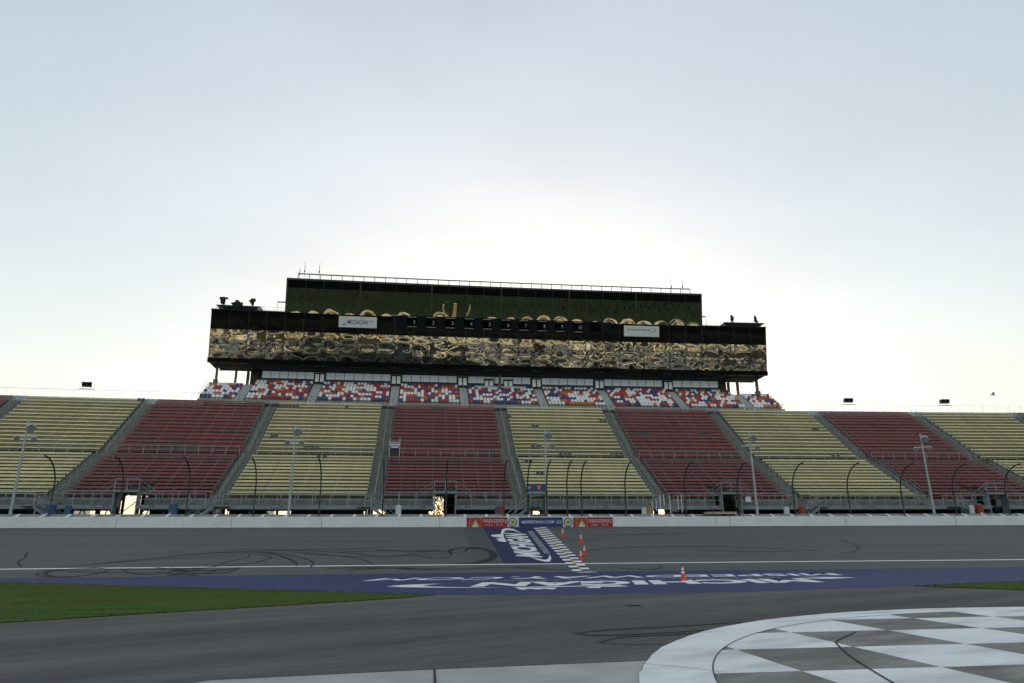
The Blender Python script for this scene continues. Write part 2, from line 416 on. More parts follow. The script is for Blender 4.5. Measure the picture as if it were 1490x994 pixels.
for j in range(NV):
    v0, v1 = j/NV, (j+1)/NV; d0 = 55.7+(75.6-55.7)*v0; d1 = 55.7+(75.6-55.7)*v1
    e = lambda d: sf(0, (d-49.9)/25.7)[0]
    b.poly([W(6.15, d0, bz(d0)+.012), W(e(d0), d0, bz(d0)+.012), W(e(d1), d1, bz(d1)+.012), W(6.15, d1, bz(d1)+.012)])
lp = b.build('logo_patch', M['navy'], track, recalc=False)
def side_map(cx, cd): return lambda x, y: W(cx-y, cd+x, bz(cd+x)+.02)
def pxq(pts): return [B(700+x/8.278, 755+y/8.278) for x, y in pts]
def quad_map(w, h, bl, br, tr, tl, lift=.02):       # text box laid into a quadrilateral of the banked track
    def f(x, y):
        u, v = x/w+.5, y/h+.5
        s = (bl[0]*(1-u)+br[0]*u)*(1-v)+(tl[0]*(1-u)+tr[0]*u)*v; d = (bl[1]*(1-u)+br[1]*u)*(1-v)+(tl[1]*(1-u)+tr[1]*u)*v
        return W(s, d, bz(d)+lift)
    return f
cq = pxq([(745, 468), (545, 185), (265, 170), (420, 450)])
lettering('MICHIGAN', 8, 2, quad_map(8, 2, *cq), M['paint'], lp, 'painted_lettering', bold=.04)
cq = pxq([(835, 420), (620, 150), (560, 150), (765, 420)])
b = MB(); f_ = quad_map(2, 2, *cq, lift=.017); b.poly([f_(-1, -1), f_(1, -1), f_(1, 1), f_(-1, 1)]); b.build('caption_bar', M['grey_paint'], lp, recalc=False)
lettering('INTERNATIONAL SPEEDWAY', 1.9, 1.2, quad_map(2, 2, *cq, lift=.022), M['navy'], lp, 'painted_lettering', bold=.0)
for outer, inner in (([(300, 282), (262, 235), (240, 185), (243, 150), (262, 125), (310, 114), (390, 124), (485, 172)], [(303, 270), (275, 225), (268, 185), (275, 160), (290, 145), (330, 138), (400, 146), (480, 171)]),
                     ([(590, 462), (680, 497), (760, 517), (820, 521), (845, 495), (842, 462), (822, 430)], [(592, 461), (690, 483), (750, 495), (790, 493), (812, 478), (820, 458), (821, 432)])):
    o_, i_ = pxq(outer), pxq(inner); b = MB(); g_ = lambda p: W(p[0], p[1], bz(p[1])+.02)
    for k in range(len(o_)-1): b.poly([g_(o_[k]), g_(o_[k+1]), g_(i_[k+1]), g_(i_[k])])
    b.build('painted_swoosh', M['paint'], lp, recalc=False)
b = MB()
for pts in ([(118, 196), (240, 186), (262, 226), (206, 224), (130, 214)], [(165, 240), (262, 227), (300, 282), (216, 273), (190, 258), (232, 246)]):
    b.poly([W(p[0], p[1], bz(p[1])+.02) for p in pxq(pts)])
b.build('painted_flag', M['paint'], lp, recalc=False)
# big lettering on the apron, read from the stands
def turn_map(cx, cd, sk=0.): return lambda x, y: W(cx-x+sk*y, cd-y, .012)
lettering('MISPEEDWAY.COM', 29.6, 3.3, turn_map(11.6, 43.0, -.35), M['paint'], apron, 'painted_lettering', bold=.02)
lettering('INTERNATIONAL SPEEDWAY', 19, .85, turn_map(11.0, 39.3), M['grey_paint'], apron, 'painted_lettering', bold=.015)
lettering('MICHIGAN', 18.2, 4.1, turn_map(11.5, 35.8, -.25), M['paint'], apron, 'painted_lettering', bold=.045)
b = MB()
def apx(pts, ox, oy, k): b.poly([(*G(ox+x/k, oy+y/k), .012) for x, y in pts])
apx([(255,170),(330,163),(400,158),(550,152),(740,146),(640,154),(560,165),(400,171)], 520, 825, 5.96)
apx([(255,170),(400,171),(560,165),(640,172),(800,177),(1080,180),(1300,180),(1080,183),(700,182),(400,178)], 520, 825, 5.96)
apx([(0,178),(600,164),(900,160),(985,170),(850,174),(600,170),(0,184)], 750, 825, 5.96)
apx([(900,113),(1150,114),(1410,118),(1200,129),(1040,127),(880,125),(1050,121),(1150,119)], 1000, 820, 5.73)
apx([(10,185),(30,194),(60,201),(120,191),(200,198),(250,191),(330,198),(362,182)], 750, 825, 5.96)
apx([(610,175),(745,172),(732,185),(640,185)], 750, 825, 5.96)
b.build('painted_swoosh', M['paint'], apron, recalc=False)
# sweeping tyre arcs on the pit road
for p, w in (([(835,922),(880,917.5),(1000,910.5),(1090,905)], .13), ([(836,922),(880,925),(985,920),(1070,913)], .12),
             ([(872,936),(900,928),(985,923.5),(1060,919)], .11), ([(872,936.5),(920,938),(965,937)], .06), ([(905,881.5),(930,881.5),(912,882)], .22)):
    strip('tyre_mark', [G(*q) for q in p], w, M['scuff'], pit, .008, surf=False)
# concrete slab and chequered pad
slab = struct(sheet('concrete_slab', [(-8.2, 4.5), (3.6, 4.5), (3.6, 11.55), (.2, 11.28), (-2.9, 10.9)], .006, M['slab']))
strip('slab_joint', [(.2, 11.3), (.18, 8), (.15, 4.6)], .035, M['joint'], slab, .011, surf=False, taper=False)
strip('slab_joint', [(-2.9, 10.9), (.2, 11.29), (3.3, 11.55)], .03, M['joint'], slab, .011, surf=False, taper=False)
PC = (15.6, 6.0); RO, RI = 13.25, 12.22
b = MB(); b.poly([(PC[0]+RO*math.cos(2*math.pi*i/160), PC[1]+RO*math.sin(2*math.pi*i/160), .014) for i in range(160)])
pad = struct(b.build('chequered_pad', M['pad'], recalc=False))
b = MB()
for i in range(240):
    a0, a1 = 2*math.pi*i/240, 2*math.pi*(i+1)/240
    j0 = .012*math.sin(i*2.3)+.012*math.sin(i*.71); j1 = .012*math.sin((i+1)*2.3)+.012*math.sin((i+1)*.71)
    b.poly([(PC[0]+(RI+.0)*math.cos(a0), PC[1]+RI*math.sin(a0), .020), (PC[0]+RI*math.cos(a1), PC[1]+RI*math.sin(a1), .020),
            (PC[0]+(RO-.01+j1)*math.cos(a1), PC[1]+(RO-.01+j1)*math.sin(a1), .020), (PC[0]+(RO-.01+j0)*math.cos(a0), PC[1]+(RO-.01+j0)*math.sin(a0), .020)])
b.build('painted_ring', M['padpaint'], pad, recalc=False)
GS = 2.19; gx, gy = 5.46, 10.22; b = MB(); NS = 12
for i in range(-4, 12):
    for j in range(-8, 6):
        if (i+j) % 2 == 0: continue
        for a in range(NS):
            for c in range(NS):
                x0 = gx+GS*(i+a/NS); y0 = gy+GS*(j+c/NS); h = GS/NS
                rr = [math.hypot(x-PC[0], y-PC[1]) for x, y in ((x0, y0), (x0+h, y0), (x0+h, y0+h), (x0, y0+h))]
                if max(rr) < RI+.35: b.poly([(x0, y0, .017), (x0+h, y0, .017), (x0+h, y0+h, .017), (x0, y0+h, .017)])
b.build('painted_squares', M['padpaint'], pad, recalc=False)
strip('pad_crack', [G(*q) for q in ((1246,921),(1219,934),(1222,943),(1245,962),(1296,994),(1330,1012))], .035, M['joint'], pad, .024, surf=False, taper=False)
strip('pad_crack', [(PC[0]+RI*math.cos(rad(a)), PC[1]+RI*math.sin(rad(a))) for a in range(95, 200, 5)], .018, M['joint'], pad, .024, surf=False, taper=False)
strip('pad_crack', [G(*q) for q in ((930,967.5),(990,973),(1058,981))], .015, M['joint'], pad, .024, surf=False, taper=False)

# grass: turf sheet with blades
def grass(pts, n, seed):
    rnd = random.Random(seed); poly = [G(*q) for q in pts]; b = MB()
    b.poly([(x, y, .018) for x, y in poly])
    x0 = min(p[0] for p in poly); x1 = max(p[0] for p in poly); y0 = min(p[1] for p in poly); y1 = max(p[1] for p in poly)
    def inside(x, y):
        c = False; j = len(poly)-1
        for i in range(len(poly)):
            xi, yi = poly[i]; xj, yj = poly[j]
            if (yi > y) != (yj > y) and x < (xj-xi)*(y-yi)/(yj-yi)+xi: c = not c
            j = i
        return c
    k = 0
    while k < n:
        x, y = rnd.uniform(x0, x1), rnd.uniform(y0, y1)
        if not inside(x, y): continue
        k += 1; a = rnd.uniform(0, 6.28); w = rnd.uniform(.008, .018); h = rnd.uniform(.025, .05); l = rnd.uniform(-.05, .05)
        dx, dy = math.cos(a)*w, math.sin(a)*w
        b.poly([(x-dx, y-dy, .015), (x+dx, y+dy, .015), (x+l, y+l*.5, h)])
    # ragged edge tufts
    for i in range(len(poly)):
        (xa, ya), (xb, yb) = poly[i], poly[(i+1) % len(poly)]
        L = math.hypot(xb-xa, yb-ya)
        for t in range(int(L*14)):
            u = rnd.random(); x = xa+(xb-xa)*u+rnd.gauss(0, .06); y = ya+(yb-ya)*u+rnd.gauss(0, .06); a = rnd.uniform(0, 6.28); w = .04
            b.poly([(x-w*math.cos(a), y-w*math.sin(a), .012), (x+w*math.cos(a), y+w*math.sin(a), .012), (x+rnd.uniform(-.05, .05), y, rnd.uniform(.03, .07))])
    o = b.build('grass', M['grass'], recalc=False); return o
tag(grass([(-300, 845), (-150, 845), (0, 847.3), (200, 853.3), (400, 858.8), (560, 864), (632, 866.2), (600, 869.5), (440, 880), (220, 893), (0, 907), (-200, 921), (-330, 930)], 16000, 1),
    'dark green mown grass verge on the left between blue apron and asphalt', 'grass', kind='stuff')
tag(grass([(1330, 853.2), (1400, 850), (1490, 846), (1700, 837), (1750, 838), (1700, 864), (1490, 859), (1400, 856)], 5000, 2),
    'small green grass verge at the right edge beside the blue apron', 'grass', kind='stuff')

# ------------------------------------------------------------------ outside wall with its banners and fence
wall = tag(empty('barrier_wall', W(10, 76, 3.9)), 'long white barrier wall along the far side of the banked track', 'wall')
wt = child_of(wall)
b = MB()
for k in range(5):
    z0 = 3.86+.226*k; b.box(-150, 170, 75.98, 76.3, z0, z0+.214, n=64)
b.build('barrier_face', M['wall'], wall, wt)
b = MB(); b.box(-150, 170, 76.02, 76.28, 3.7, 4.97, n=64); b.build('barrier_core', M['wall'], wall, wt)
b = MB(); b.box(-150, 170, 76.95, 77.35, 3.0, 5.26, n=64); b.build('concrete_wall', M['wall_old'], wall, wt)
k = 0; s = -50.
b0 = MB()
while s < 80:
    b = MB(); e = .5 if s > 12 else -.5
    b.hexa([(s, 76.25, 4.93), (s+.28, 76.25, 4.93), (s+.28-e*.2, 76.94, 5.2), (s-e*.2, 76.94, 5.2), (s, 76.25, 5.0), (s+.28, 76.25, 5.0), (s+.28-e*.2, 76.94, 5.26), (s-e*.2, 76.94, 5.26)])
    b.build('strap', M['wall'], wall, wt); s += 2.35
for x in (170, 337, 468, 640, 1042, 1062, 1230, 1390):
    s, _ = P(x, 757, 75.97); b = MB(); b.box(s-.014, s+.014, 75.965, 75.99, 3.9, 4.97); b.build('panel_joint', M['fence'], wall, wt)

def banner(name, label, cat, x0, x1, y0=752.8, y1=767.3, m='signred', group=None):
    xm = (x0+x1)/2; s0, zb = P(x0, y1, 75.95); s1, _ = P(x1, y1, 75.95); _, zt = P(xm, y0, 75.95); _, zb = P(xm, y1, 75.95)
    w, h = s1-s0, zt-zb; t = thing(name, label, cat, (s0+s1)/2, 75.95, zb, group)
    b = MB(); b.box(-w/2, w/2, -.012, .012, .02, h); b.build('panel', M[m], t)
    return t, w, h
for x0, x1, lab in ((679, 739, 'left red wall banner with flame logo, beside round emblem'), (834.5, 892, 'right red wall banner with flame logo, beyond the second round emblem')):
    t, w, h = banner('wall_banner', lab, 'banner', x0, x1, group='red banners on the barrier wall')
    mp = lambda x, y: (x, -.016, y)
    lettering('FIREKEEPERS', w*.575, h*.36, lambda x, y: (x+w*.185, -.018, y+h*.62), M['flamew'], t)
    lettering('CASINO  ·  HOTEL', w*.46, h*.15, lambda x, y: (x+w*.16, -.018, y+h*.24), M['flamew'], t)
    b = MB(); px = -w*.29; pw = w*.13
    b.poly([mp(px-pw, .05), mp(px+pw, .05), mp(px+pw, h*.86), mp(px+pw*.45, h*.92), mp(px, h*.8), mp(px-pw*.45, h*.92), mp(px-pw, h*.86)])
    b.build('flame_panel', M['flame'], t, recalc=False)
    for k, (sc_, m) in enumerate(((1.0, 'flamey'), (.72, 'flamew'))):
        pts = [(-.62, 0), (-.66, .28), (-.45, .2), (-.42, .5), (-.2, .42), (-.02, .88), (.16, .46), (.3, .62), (.4, .25), (.62, .36), (.6, 0)]
        b = MB(); b.poly([(px+x*pw*sc_, -.02-.003*k, .03+z*h*sc_) for x, z in pts]); b.build('flame', M[m], t, recalc=False)
    for e in (-1, 1):
        b = MB(); x = px+e*pw*1.08; b.box(x-.02, x+.02, -.02, -.014, .03, h*.92); b.box(x-.02-(e > 0)*pw*.5, x+.02+(e < 0)*pw*.5, -.021, -.014, h*.89, h*.93)
        b.build('gold_border', M['flamey'], t)
t, w, h = banner('wall_banner', 'blue wall banner with slanted white web address between two round emblems', 'banner', 755, 819, m='bannerblue')
lettering('MISPEEDWAY.COM', w*.76, h*.3, lambda x, y: (x-w*.07, -.018, y+h*.53), M['flamew'], t, shear=.35, bold=.02)
b = MB()
for k in range(3):
    x = w*(.345+.042*k); b.poly([(x, -.018, h*.36), (x+.07, -.018, h*.36), (x+.2, -.018, h*.68), (x+.13, -.018, h*.68)])
b.build('slash_marks', M['flamew'], t, recalc=False)
for x, lab in ((746, 'round blue ringed emblem left of the blue wall banner'), (826.8, 'round blue ringed emblem right of the blue wall banner')):
    t, w, h = banner('wall_emblem', lab, 'emblem', x-7.3, x+7.3, m='signw', group='round emblems on the barrier wall')
    for r, m, o in ((.46, 'bannerblue', .017), (.35, 'signw', .021), (.26, 'emby', .025), (.1, 'embg', .029)):
        b = MB(); b.poly([(h*r*math.cos(a*.2618), -o, h*.5+h*r*math.sin(a*.2618)) for a in range(24)]); b.build('ring', M[m], t, recalc=False)

fence = tag(empty('catch_fence', W(10, 76.9, 5.2)), 'tall catch fence of dark posts curving inward above the white wall', 'fence')
ft = child_of(fence)
fs = [-57.4, -50.8, -44.2, -37.6, -31.1, -24.6, -17.93, -11.24, -4.6, 2.2, 8.55, 11.2, 13.34, 15.65, 17.27, 22.34, 29.3, 35.6, 42.3, 49.0, 55.6, 62.15, 68.8, 75.4, 82.]
def arc(d0):
    pts = [(d0, 5.0), (d0, 6.2), (d0, 7.1), (d0, 7.9)]
    for i in range(1, 11):
        a = rad(i*8.8); pts.append((d0-3.15*(1-math.cos(a)), 7.9+2.85*math.sin(a)))
    return pts
for s in fs:
    b = MB(); pts = [(s, d, z) for d, z in arc(76.75)]; b.tube(pts, .075, 6)
    for z in (5.6, 6.6, 7.6): b.box(s-.1, s+.1, 76.63, 76.87, z, z+.1)
    b.build('fence_post', M['fence'], fence, ft)
b = MB()
for i, (d, z) in enumerate(arc(76.66)[1:]):
    for s in range(-60, 85, 5): b.tube([(s, d, z), (s+5, d, z)], .012, 3)
b.build('cable_net', M['cable'], fence, ft)

# ------------------------------------------------------------------ the grandstand
HW = 7.72; TD_L, RS_L, N_L, Z_L = .83, .485, 12, 7.3
TD_U, RS_U, N_U, D_U, Z_U = .84, .635, 15, 94.5, 13.6
rows = [(TD_L*j, Z_L+RS_L*j) for j in range(N_L)]+[(D_U-83+TD_U*j, Z_U+RS_U*j) for j in range(N_U)]
def make_bench(x0, x1, kind):
    b = MB()
    if kind == 'yellow':
        b.box(x0, x1, .18, .5, .415, .45); b.box(x0, x1, .165, .18, .405, .452)
        b.hexa([(x0,.5,.64),(x1,.5,.64),(x1,.54,.64),(x0,.54,.64),(x0,.56,.85),(x1,.56,.85),(x1,.6,.85),(x0,.6,.85)])
    else:
        b.box(x0, x1, .14, .46, .40, .45); b.box(x0, x1, .12, .15, .34, .455)
        b.hexa([(x0,.5,.66),(x1,.5,.66),(x1,.54,.66),(x0,.54,.66),(x0,.55,.84),(x1,.55,.84),(x1,.59,.84),(x0,.59,.84)])
        b.box(x0, x1, .545, .6, .84, .865, 1)
    n = max(1, int((x1-x0)/1.9))
    for i in range(n+1):
        x = x0+.06+(x1-x0-.12)*i/n
        b.box(x-.022, x+.022, .2, .26, 0, .4, 1); b.box(x-.022, x+.022, .56, .6, 0, .9, 1); b.box(x-.022, x+.022, .26, .56, .36, .4, 1)
    return b
def build_rail(name, x0, x1, y, z, h, parent, npost, m='galv', mid=True, r=.034):
    b = MB(); b.tube([(x0, y, z+h), (x1, y, z+h)], r, 6)
    if mid: b.tube([(x0, y, z+h*.52), (x1, y, z+h*.52)], r*.75, 6)
    o = b.build(name, M[m], parent)
    for i in range(npost+1):
        x = x0+(x1-x0)*i/npost; q = MB(); q.tube([(x, y, z), (x, y, z+h)], r, 6); q.build('post', M[m], o)
    return o
def make_section(kind, k, label):
    S = 11.3+17.2*k+8.6
    t = thing('seating_section', label, 'grandstand seating', S, 83, 3.6, 'grandstand seating sections')
    zz = -3.6; red = kind == 'red'; gap = (-1.75, .75) if red else None
    # stepped deck
    def deck_strip(mb, x0, x1, j0, skip_front=False):
        for j in range(j0, len(rows)):
            y, z = rows[j]; y1 = rows[j+1][0] if j+1 < len(rows) else y+.95
            zp = rows[j-1][1] if j else 6.0
            mb.box(x0, x1, y, y1, z-.16+zz, z+zz, 0); mb.box(x0, x1, y-.02, y+.08, zp-.1+zz, z-.165+zz, 1 if red and j else 0)
    b = MB()
    if gap:
        deck_strip(b, -HW, gap[0], 0); deck_strip(b, gap[1], HW, 0); deck_strip(b, gap[0], gap[1], 3)
    else: deck_strip(b, -HW, HW, 0)
    b.build('stepped_deck', [M['deck'], M['deck_red']], t)
    full = make_bench(-HW, HW, kind); mesh = None; mesh_g = None
    for j, (y, z) in enumerate(rows):
        if gap and j < 3:
            if mesh_g is None:
                g = make_bench(-HW, gap[0]-.1, kind); g2 = make_bench(gap[1]+.1, HW, kind); g.raw(g2.v, g2.f); g.m[-len(g2.m):] = g2.m
                o = g.build('bench', [M[kind], M['galv_lo']], t); mesh_g = o.data
            else: o = link(bpy.data.objects.new('bench', mesh_g), t)
        else:
            if mesh is None: o = full.build('bench', [M[kind], M['galv_lo']], t); mesh = o.data
            else: o = link(bpy.data.objects.new('bench', mesh), t)
        o.location = (0, y, z+zz)
    # walkway and its front
    b = MB()
    for x0, x1 in (((-HW-.88, gap[0]), (gap[1], HW+.88)) if gap else ((-HW-.88, HW+.88),)):
        b.box(x0, x1, -2.0, 0, 6.2+zz, 6.35+zz)
    b.build('walkway', M['deck'], t)
    b = MB()
    for x0, x1 in (((-HW-.88, gap[0]), (gap[1], HW+.88)) if gap else ((-HW-.88, HW+.88),)):
        b.box(x0, x1, -2.15, -2.003, 5.98+zz, 6.44+zz)
    b.build('walkway_fascia', M['fascia'], t)
    b = MB()
    for x0, x1 in (((-HW, gap[0]-.05), (gap[1]+.05, HW)) if gap else ((-HW, HW),)):
        b.box(x0, x1, -.2, -.045, 6.36+zz, 7.32+zz)
    b.build('front_wall', M['frontwall'], t)
    if gap:
        build_rail('guard_rail', -HW, gap[0]-.1, -2.05, 6.44+zz, 1.2, t, 3); build_rail('guard_rail', gap[1]+.1, HW, -2.05, 6.44+zz, 1.2, t, 4)
        build_rail('bench_rail', -HW, gap[0]-.1, -.1, 7.32+zz, .72, t, 3, mid=False); build_rail('bench_rail', gap[1]+.1, HW, -.1, 7.32+zz, .72, t, 4, mid=False)
    else:
        build_rail('guard_rail', -HW, HW, -2.05, 6.44+zz, 1.2, t, 8); build_rail('bench_rail', -HW, HW, -.1, 7.32+zz, .72, t, 8, mid=False)
    build_rail('crosswalk_rail', -HW+.1, HW-.1, D_U-83-.08, Z_U+zz, 1.1, t, 9)
    if gap:
        x0, x1 = gap
        for xa in (x0, x1-.12):                       # portal through the front
            b = MB(); b.box(xa, xa+.12, -2.2, -1.2, 3.65+zz, 7.75+zz); b.build('portal_wall', M['fascia'], t)
        b = MB(); b.box(x0-.1, x1+.1, -2.3, 2.9, 7.76+zz, 8.02+zz); b.build('portal_slab', M['fascia'], t)
        build_rail('portal_rail', x0, x1, -2.2, 8.03+zz, 1.15, t, 2)
        for e, x in ((-1, x0), (1, x1)):
            b = MB()
            for h in (1.15, .6):
                b.tube([(x, -2.2, 8.03+h+zz), (x+e*2.2, -2.2, 6.5+h+zz)], .028, 6)
            b.tube([(x, -2.2, 9.18+zz), (x, 1.0, 9.18+zz)], .028, 6)
            for u in (.5, 1.): b.tube([(x+e*2.2*u, -2.2, 8.03-1.53*u+zz), (x+e*2.2*u, -2.2, 9.18-1.53*u+zz)], .025, 6)
            b.build('stair_rail', M['galv_lo'], t)
    # underneath: raker frames with braces
    for x in (-7.2, -2.4, 2.4, 7.2):
        for y, zt in ((1.2, 7.6), (8.5, 11.6), (15.5, 15.6), (22.5, 21)):
            b = MB(); b.box(x-.14, x+.14, y-.14, y+.14, .0, zt+zz); b.build('support_column', M['under'], t)
        b = MB(); b.tube([(x, 8.5, .3), (x, 15.5, 8)], .08, 4); b.build('cross_brace', M['under'], t)
        b = MB(); b.tube([(x, 8.5, 5), (x, 15.5, .3)], .08, 4); b.build('cross_brace', M['under'], t)
    for x in (-7.2, 2.4):
        for z0, z1 in ((.2, 4.5), (4.5, .2)):
            b = MB(); b.tube([(x, 8.5, z0), (x+4.8, 8.5, z1)], .07, 4); b.build('cross_brace', M['under'], t)
    return t
names = {-5: 'leftmost red bench section, cut off by the left edge', -4: 'leftmost of the yellow bench sections in the grandstand',
 -3: 'red bench section between the two leftmost yellow sections', -2: 'yellow bench section just left of the section with the lit doorway',
 -1: 'central red bench section with a lit doorway and sign', 0: 'yellow bench section directly behind the blue flag stand',
 1: 'red bench section just right of the section behind the flag stand', 2: 'second yellow bench section from the right side',
 3: 'red bench section between the two rightmost yellow sections', 4: 'rightmost of the yellow bench sections in the grandstand', 5: 'rightmost red bench section, cut off by the right edge'}
sec = {}
for k in range(-5, 6):
    kind = 'red' if k % 2 else 'yellow'; S = 11.3+17.2*k+8.6
    if kind not in sec: sec[kind] = make_section(kind, k, names[k]); sec[k] = sec[kind]
    else: sec[k] = dup_to(sec[kind], S, 83, 3.6, names[k])
# top rails beyond the tower (parts of the outer sections)
for k in (-5, -4, -3, 2, 3, 4, 5):
    t = sec[k]; x0, x1 = -HW-.88, HW+.88; S = 11.3+17.2*k+8.6
    if k == -3: x1 = -33.2-S
    if k == 2: x0 = 57.4-S
    b = MB(); b.box(x0-.19, x1+.19, 24.35, 24.5, 18.6, 19.85); b.build('back_parapet', M['galv'], t)
    build_rail('top_rail', x0, x1, 24.42, 19.86, 1.15, t, max(2, int((x1-x0)/1.95)), m='galv_lo', mid=False, r=.022)
# clip-on chairs along some benches
def chair_mesh():
    b = MB(); b.box(-.22, .22, .14, .5, .46, .5); b.hexa([(-.22,.44,.5),(.22,.44,.5),(.22,.49,.5),(-.22,.49,.5),(-.22,.52,.95),(.22,.52,.95),(.22,.57,.95),(-.22,.57,.95)]); return b
cm = None
def px_chairs(x0, x1, y, k):
    global cm
    best = None
    t = sec[k]; S = 11.3+17.2*k+8.6
    for j, (yy, z) in enumerate(rows):
        s, zz = P((x0+x1)/2, y, 83+yy+.5)
        e = abs(zz-(z+.7))
        if best is None or e < best[0]: best = (e, j)
    yy, z = rows[best[1]]
    a, _ = P(x0, y, 83+yy); c, _ = P(x1, y, 83+yy); n = max(1, int((c-a)/.52))
    for i in range(n):
        if cm is None: o = chair_mesh().build('clip_on_chair', M['chair'], t); cm = o.data
        else: o = link(bpy.data.objects.new('clip_on_chair', cm), t)
        o.location = (a+.26+(c-a)*i/n-S, yy-.04, z-3.6)
for q in ((401,434,592,-2),(502,511,594,-2),(391,403,636,-2),(440,464,654,-2),(460,478,666,-2),(738,746,607,0),(773,784,622,0),(773,786,648,0),(814,834,659,0),(890,911,663,0),(874,886,614,0),
          (763,776,672,0),(780,792,689,0),(920,940,630,1),(928,948,633,1),(1018,1038,634,1),(1185,1195,626,2),(1213,1228,664,2),(628,650,597,-1),(200,212,578,-4),(1372,1382,664,3),(222,232,594,-3)):
    px_chairs(*q)
# doorway with a sign in the central red section
t = sec[-1]; S = 11.3-17.2+8.6
a, _ = P(565, 660, 93.5); c, _ = P(581, 660, 93.5); b = MB()
b.box(a-S, a-S+.1, 10.3, 11.3, 9.2, 12.4); b.box(c-S-.1, c-S, 10.3, 11.3, 9.2, 12.4); b.box(a-S, c-S, 10.3, 11.3, 11.75, 11.9)
b.build('doorway_frame', M['galv'], t)
b = MB(); b.box(a-S+.1, c-S-.1, 10.27, 10.3, 10.95, 11.72); sg = b.build('doorway_sign', M['purple'], t)
for z, w in ((11.5, .9), (11.18, .68)):
    b = MB(); b.box((a+c)/2-S-w*.7, (a+c)/2-S+w*.7, 10.25, 10.269, z-.06, z+.1); b.build('sign_line', M['paint'], sg)
b = MB(); b.box(a-S+.1, c-S-.1, 10.5, 10.55, 9.3, 10.9, 0); dk = b.build('door_leaf', M['under'], t)
# small plaques on the walkway front
for x, k in ((402,-2),(608,-1),(673,-1),(875,0),(1040,1),(1262,2),(1440,3),(145,-3),(212,-3)):
    s, _ = P(x, 737, 80.8); S = 11.3+17.2*k+8.6
    b = MB(); b.box(s-S-.55, s-S+.55, -2.19, -2.155, 2.55, 2.75); b.box(s-S+.7, s-S+.85, -2.19, -2.155, 2.55, 2.75)
    b.build('plaque', M['purple'], sec[k]); b = MB(); b.box(s-S-.45, s-S+.3, -2.2, -2.192, 2.6, 2.7); b.build('plaque_strip', M['paint_worn'], sec[k])

# aisles
def make_aisle(k, label):
    t = thing('aisle_stairs', label, 'stairs', 11.3+17.2*k, 83, 3.6, 'grandstand aisle stairs')
    b = MB()
    for j, (y, z) in enumerate(rows):
        y1 = rows[j+1][0] if j+1 < len(rows) else y+.95; zn = rows[j+1][1] if j+1 < len(rows) else z
        b.box(-.87, .87, y-.03, y1, z-4.1, z-3.59)
        if j+1 < len(rows): b.box(-.87, .87, (y+y1)/2, y1-.031, z-3.589, z-3.6+(zn-z)*.5)
    for j, (y, z) in enumerate(rows):
        y1 = rows[j+1][0] if j+1 < len(rows) else y+.95; b.box(-1.12, 1.12, y-.1, y1+.1, z-4.5, z-3.79)  # wider hidden slab added to block light leaking beside the steps
    b.box(-.87, .87, -.7, -.031, 2.8, 3.2); b.box(-.87, .87, -1.4, -.701, 2.8, 2.95)
    b.build('steps', M['stairs'], t)
    for a, c in ((0, N_L-1), (N_L, len(rows)-1)):
        (y0, z0), (y1, z1) = rows[a], rows[c]
        b = MB(); 
        for h in (.95, .5): b.tube([(0, y0, z0-3.6+h), (0, y1, z1-3.6+h)], .03, 6)
        o = b.build('handrail', M['galv'], t)
        for i in range(7):
            u = i/6; q = MB(); y = y0+(y1-y0)*u; z = z0+(z1-z0)*u-3.6; q.tube([(0, y, z), (0, y, z+.95)], .025, 6); q.build('post', M['galv'], o)
        for e in (-.84, .84):
            b = MB(); b.tube([(e, y0, z0-3.6+.9), (e, y1, z1-3.6+.9)], .022, 5)
            for i in range(0, c-a+1, 3):
                y, z = rows[a+i]; b.tube([(e, y+.1, z-3.6), (e, y+.1, z-3.6+.9)], .018, 5)
            b.build('side_rail', M['galv_lo'], t)
    return t
an = {-4: 'aisle stairs at the left edge beside the leftmost yellow section', -3: 'aisle stairs right of the leftmost yellow section', -2: 'aisle stairs with a yellow section on their right, third from the left',
 -1: 'nearly straight aisle stairs just left of the lit doorway', 0: 'aisle stairs running down to the blue flag stand', 1: 'aisle stairs above the white temporary posts',
 2: 'aisle stairs right of the red section with the beige planks below', 3: 'aisle stairs left of the rightmost light pole', 4: 'aisle stairs left of the rightmost yellow section', 5: 'aisle stairs right of the rightmost yellow section'}
a0 = None
for k in range(-4, 6):
    if a0 is None: a0 = make_aisle(k, an[k])
    else: dup_to(a0, 11.3+17.2*k, 83, 3.6, an[k])

# flights from the walkway to the ground
def make_flight(s, e, label):
    t = thing('access_stairs', label, 'stairs', s, 80.3, 3.6, 'short stairs below the walkway')
    for y in (-.45, .45):
        b = MB(); b.hexa([(0,y-.03,2.4),(0,y+.03,2.4),(e*3.2,y+.03,.2),(e*3.2,y-.03,.2),(0,y-.03,2.75),(0,y+.03,2.75),(e*3.4,y+.03,.4),(e*3.4,y-.03,.4)]); b.build('stringer', M['fascia'], t)
        b = MB()
        for h in (1.05, .55): b.tube([(-e*.6, y, 2.75+h), (0, y, 2.75+h), (e*3.2, y, .4+h)], .026, 6)
        b.tube([(0, y, 2.7), (0, y, 3.8)], .026, 6); b.tube([(e*1.6, y, 1.5), (e*1.6, y, 2.65)], .026, 6); b.tube([(e*3.2, y, 0), (e*3.2, y, 1.45)], .026, 6)
        b.build('handrail', M['galv'], t)
    for i in range(8):
        b = MB(); x = e*.4*(i+.5); b.box(x-.15, x+.15, -.42, .42, 2.5-.29*i, 2.54-.29*i); b.build('tread', M['fascia'], t)
    b = MB(); b.box(-.1-max(0, e)*1.4, .1+max(0, -e)*1.4, -.5, .5, 2.62, 2.74); b.box(-.07, .07, -.06, .06, 0, 2.61); b.build('landing', M['fascia'], t)
    return t
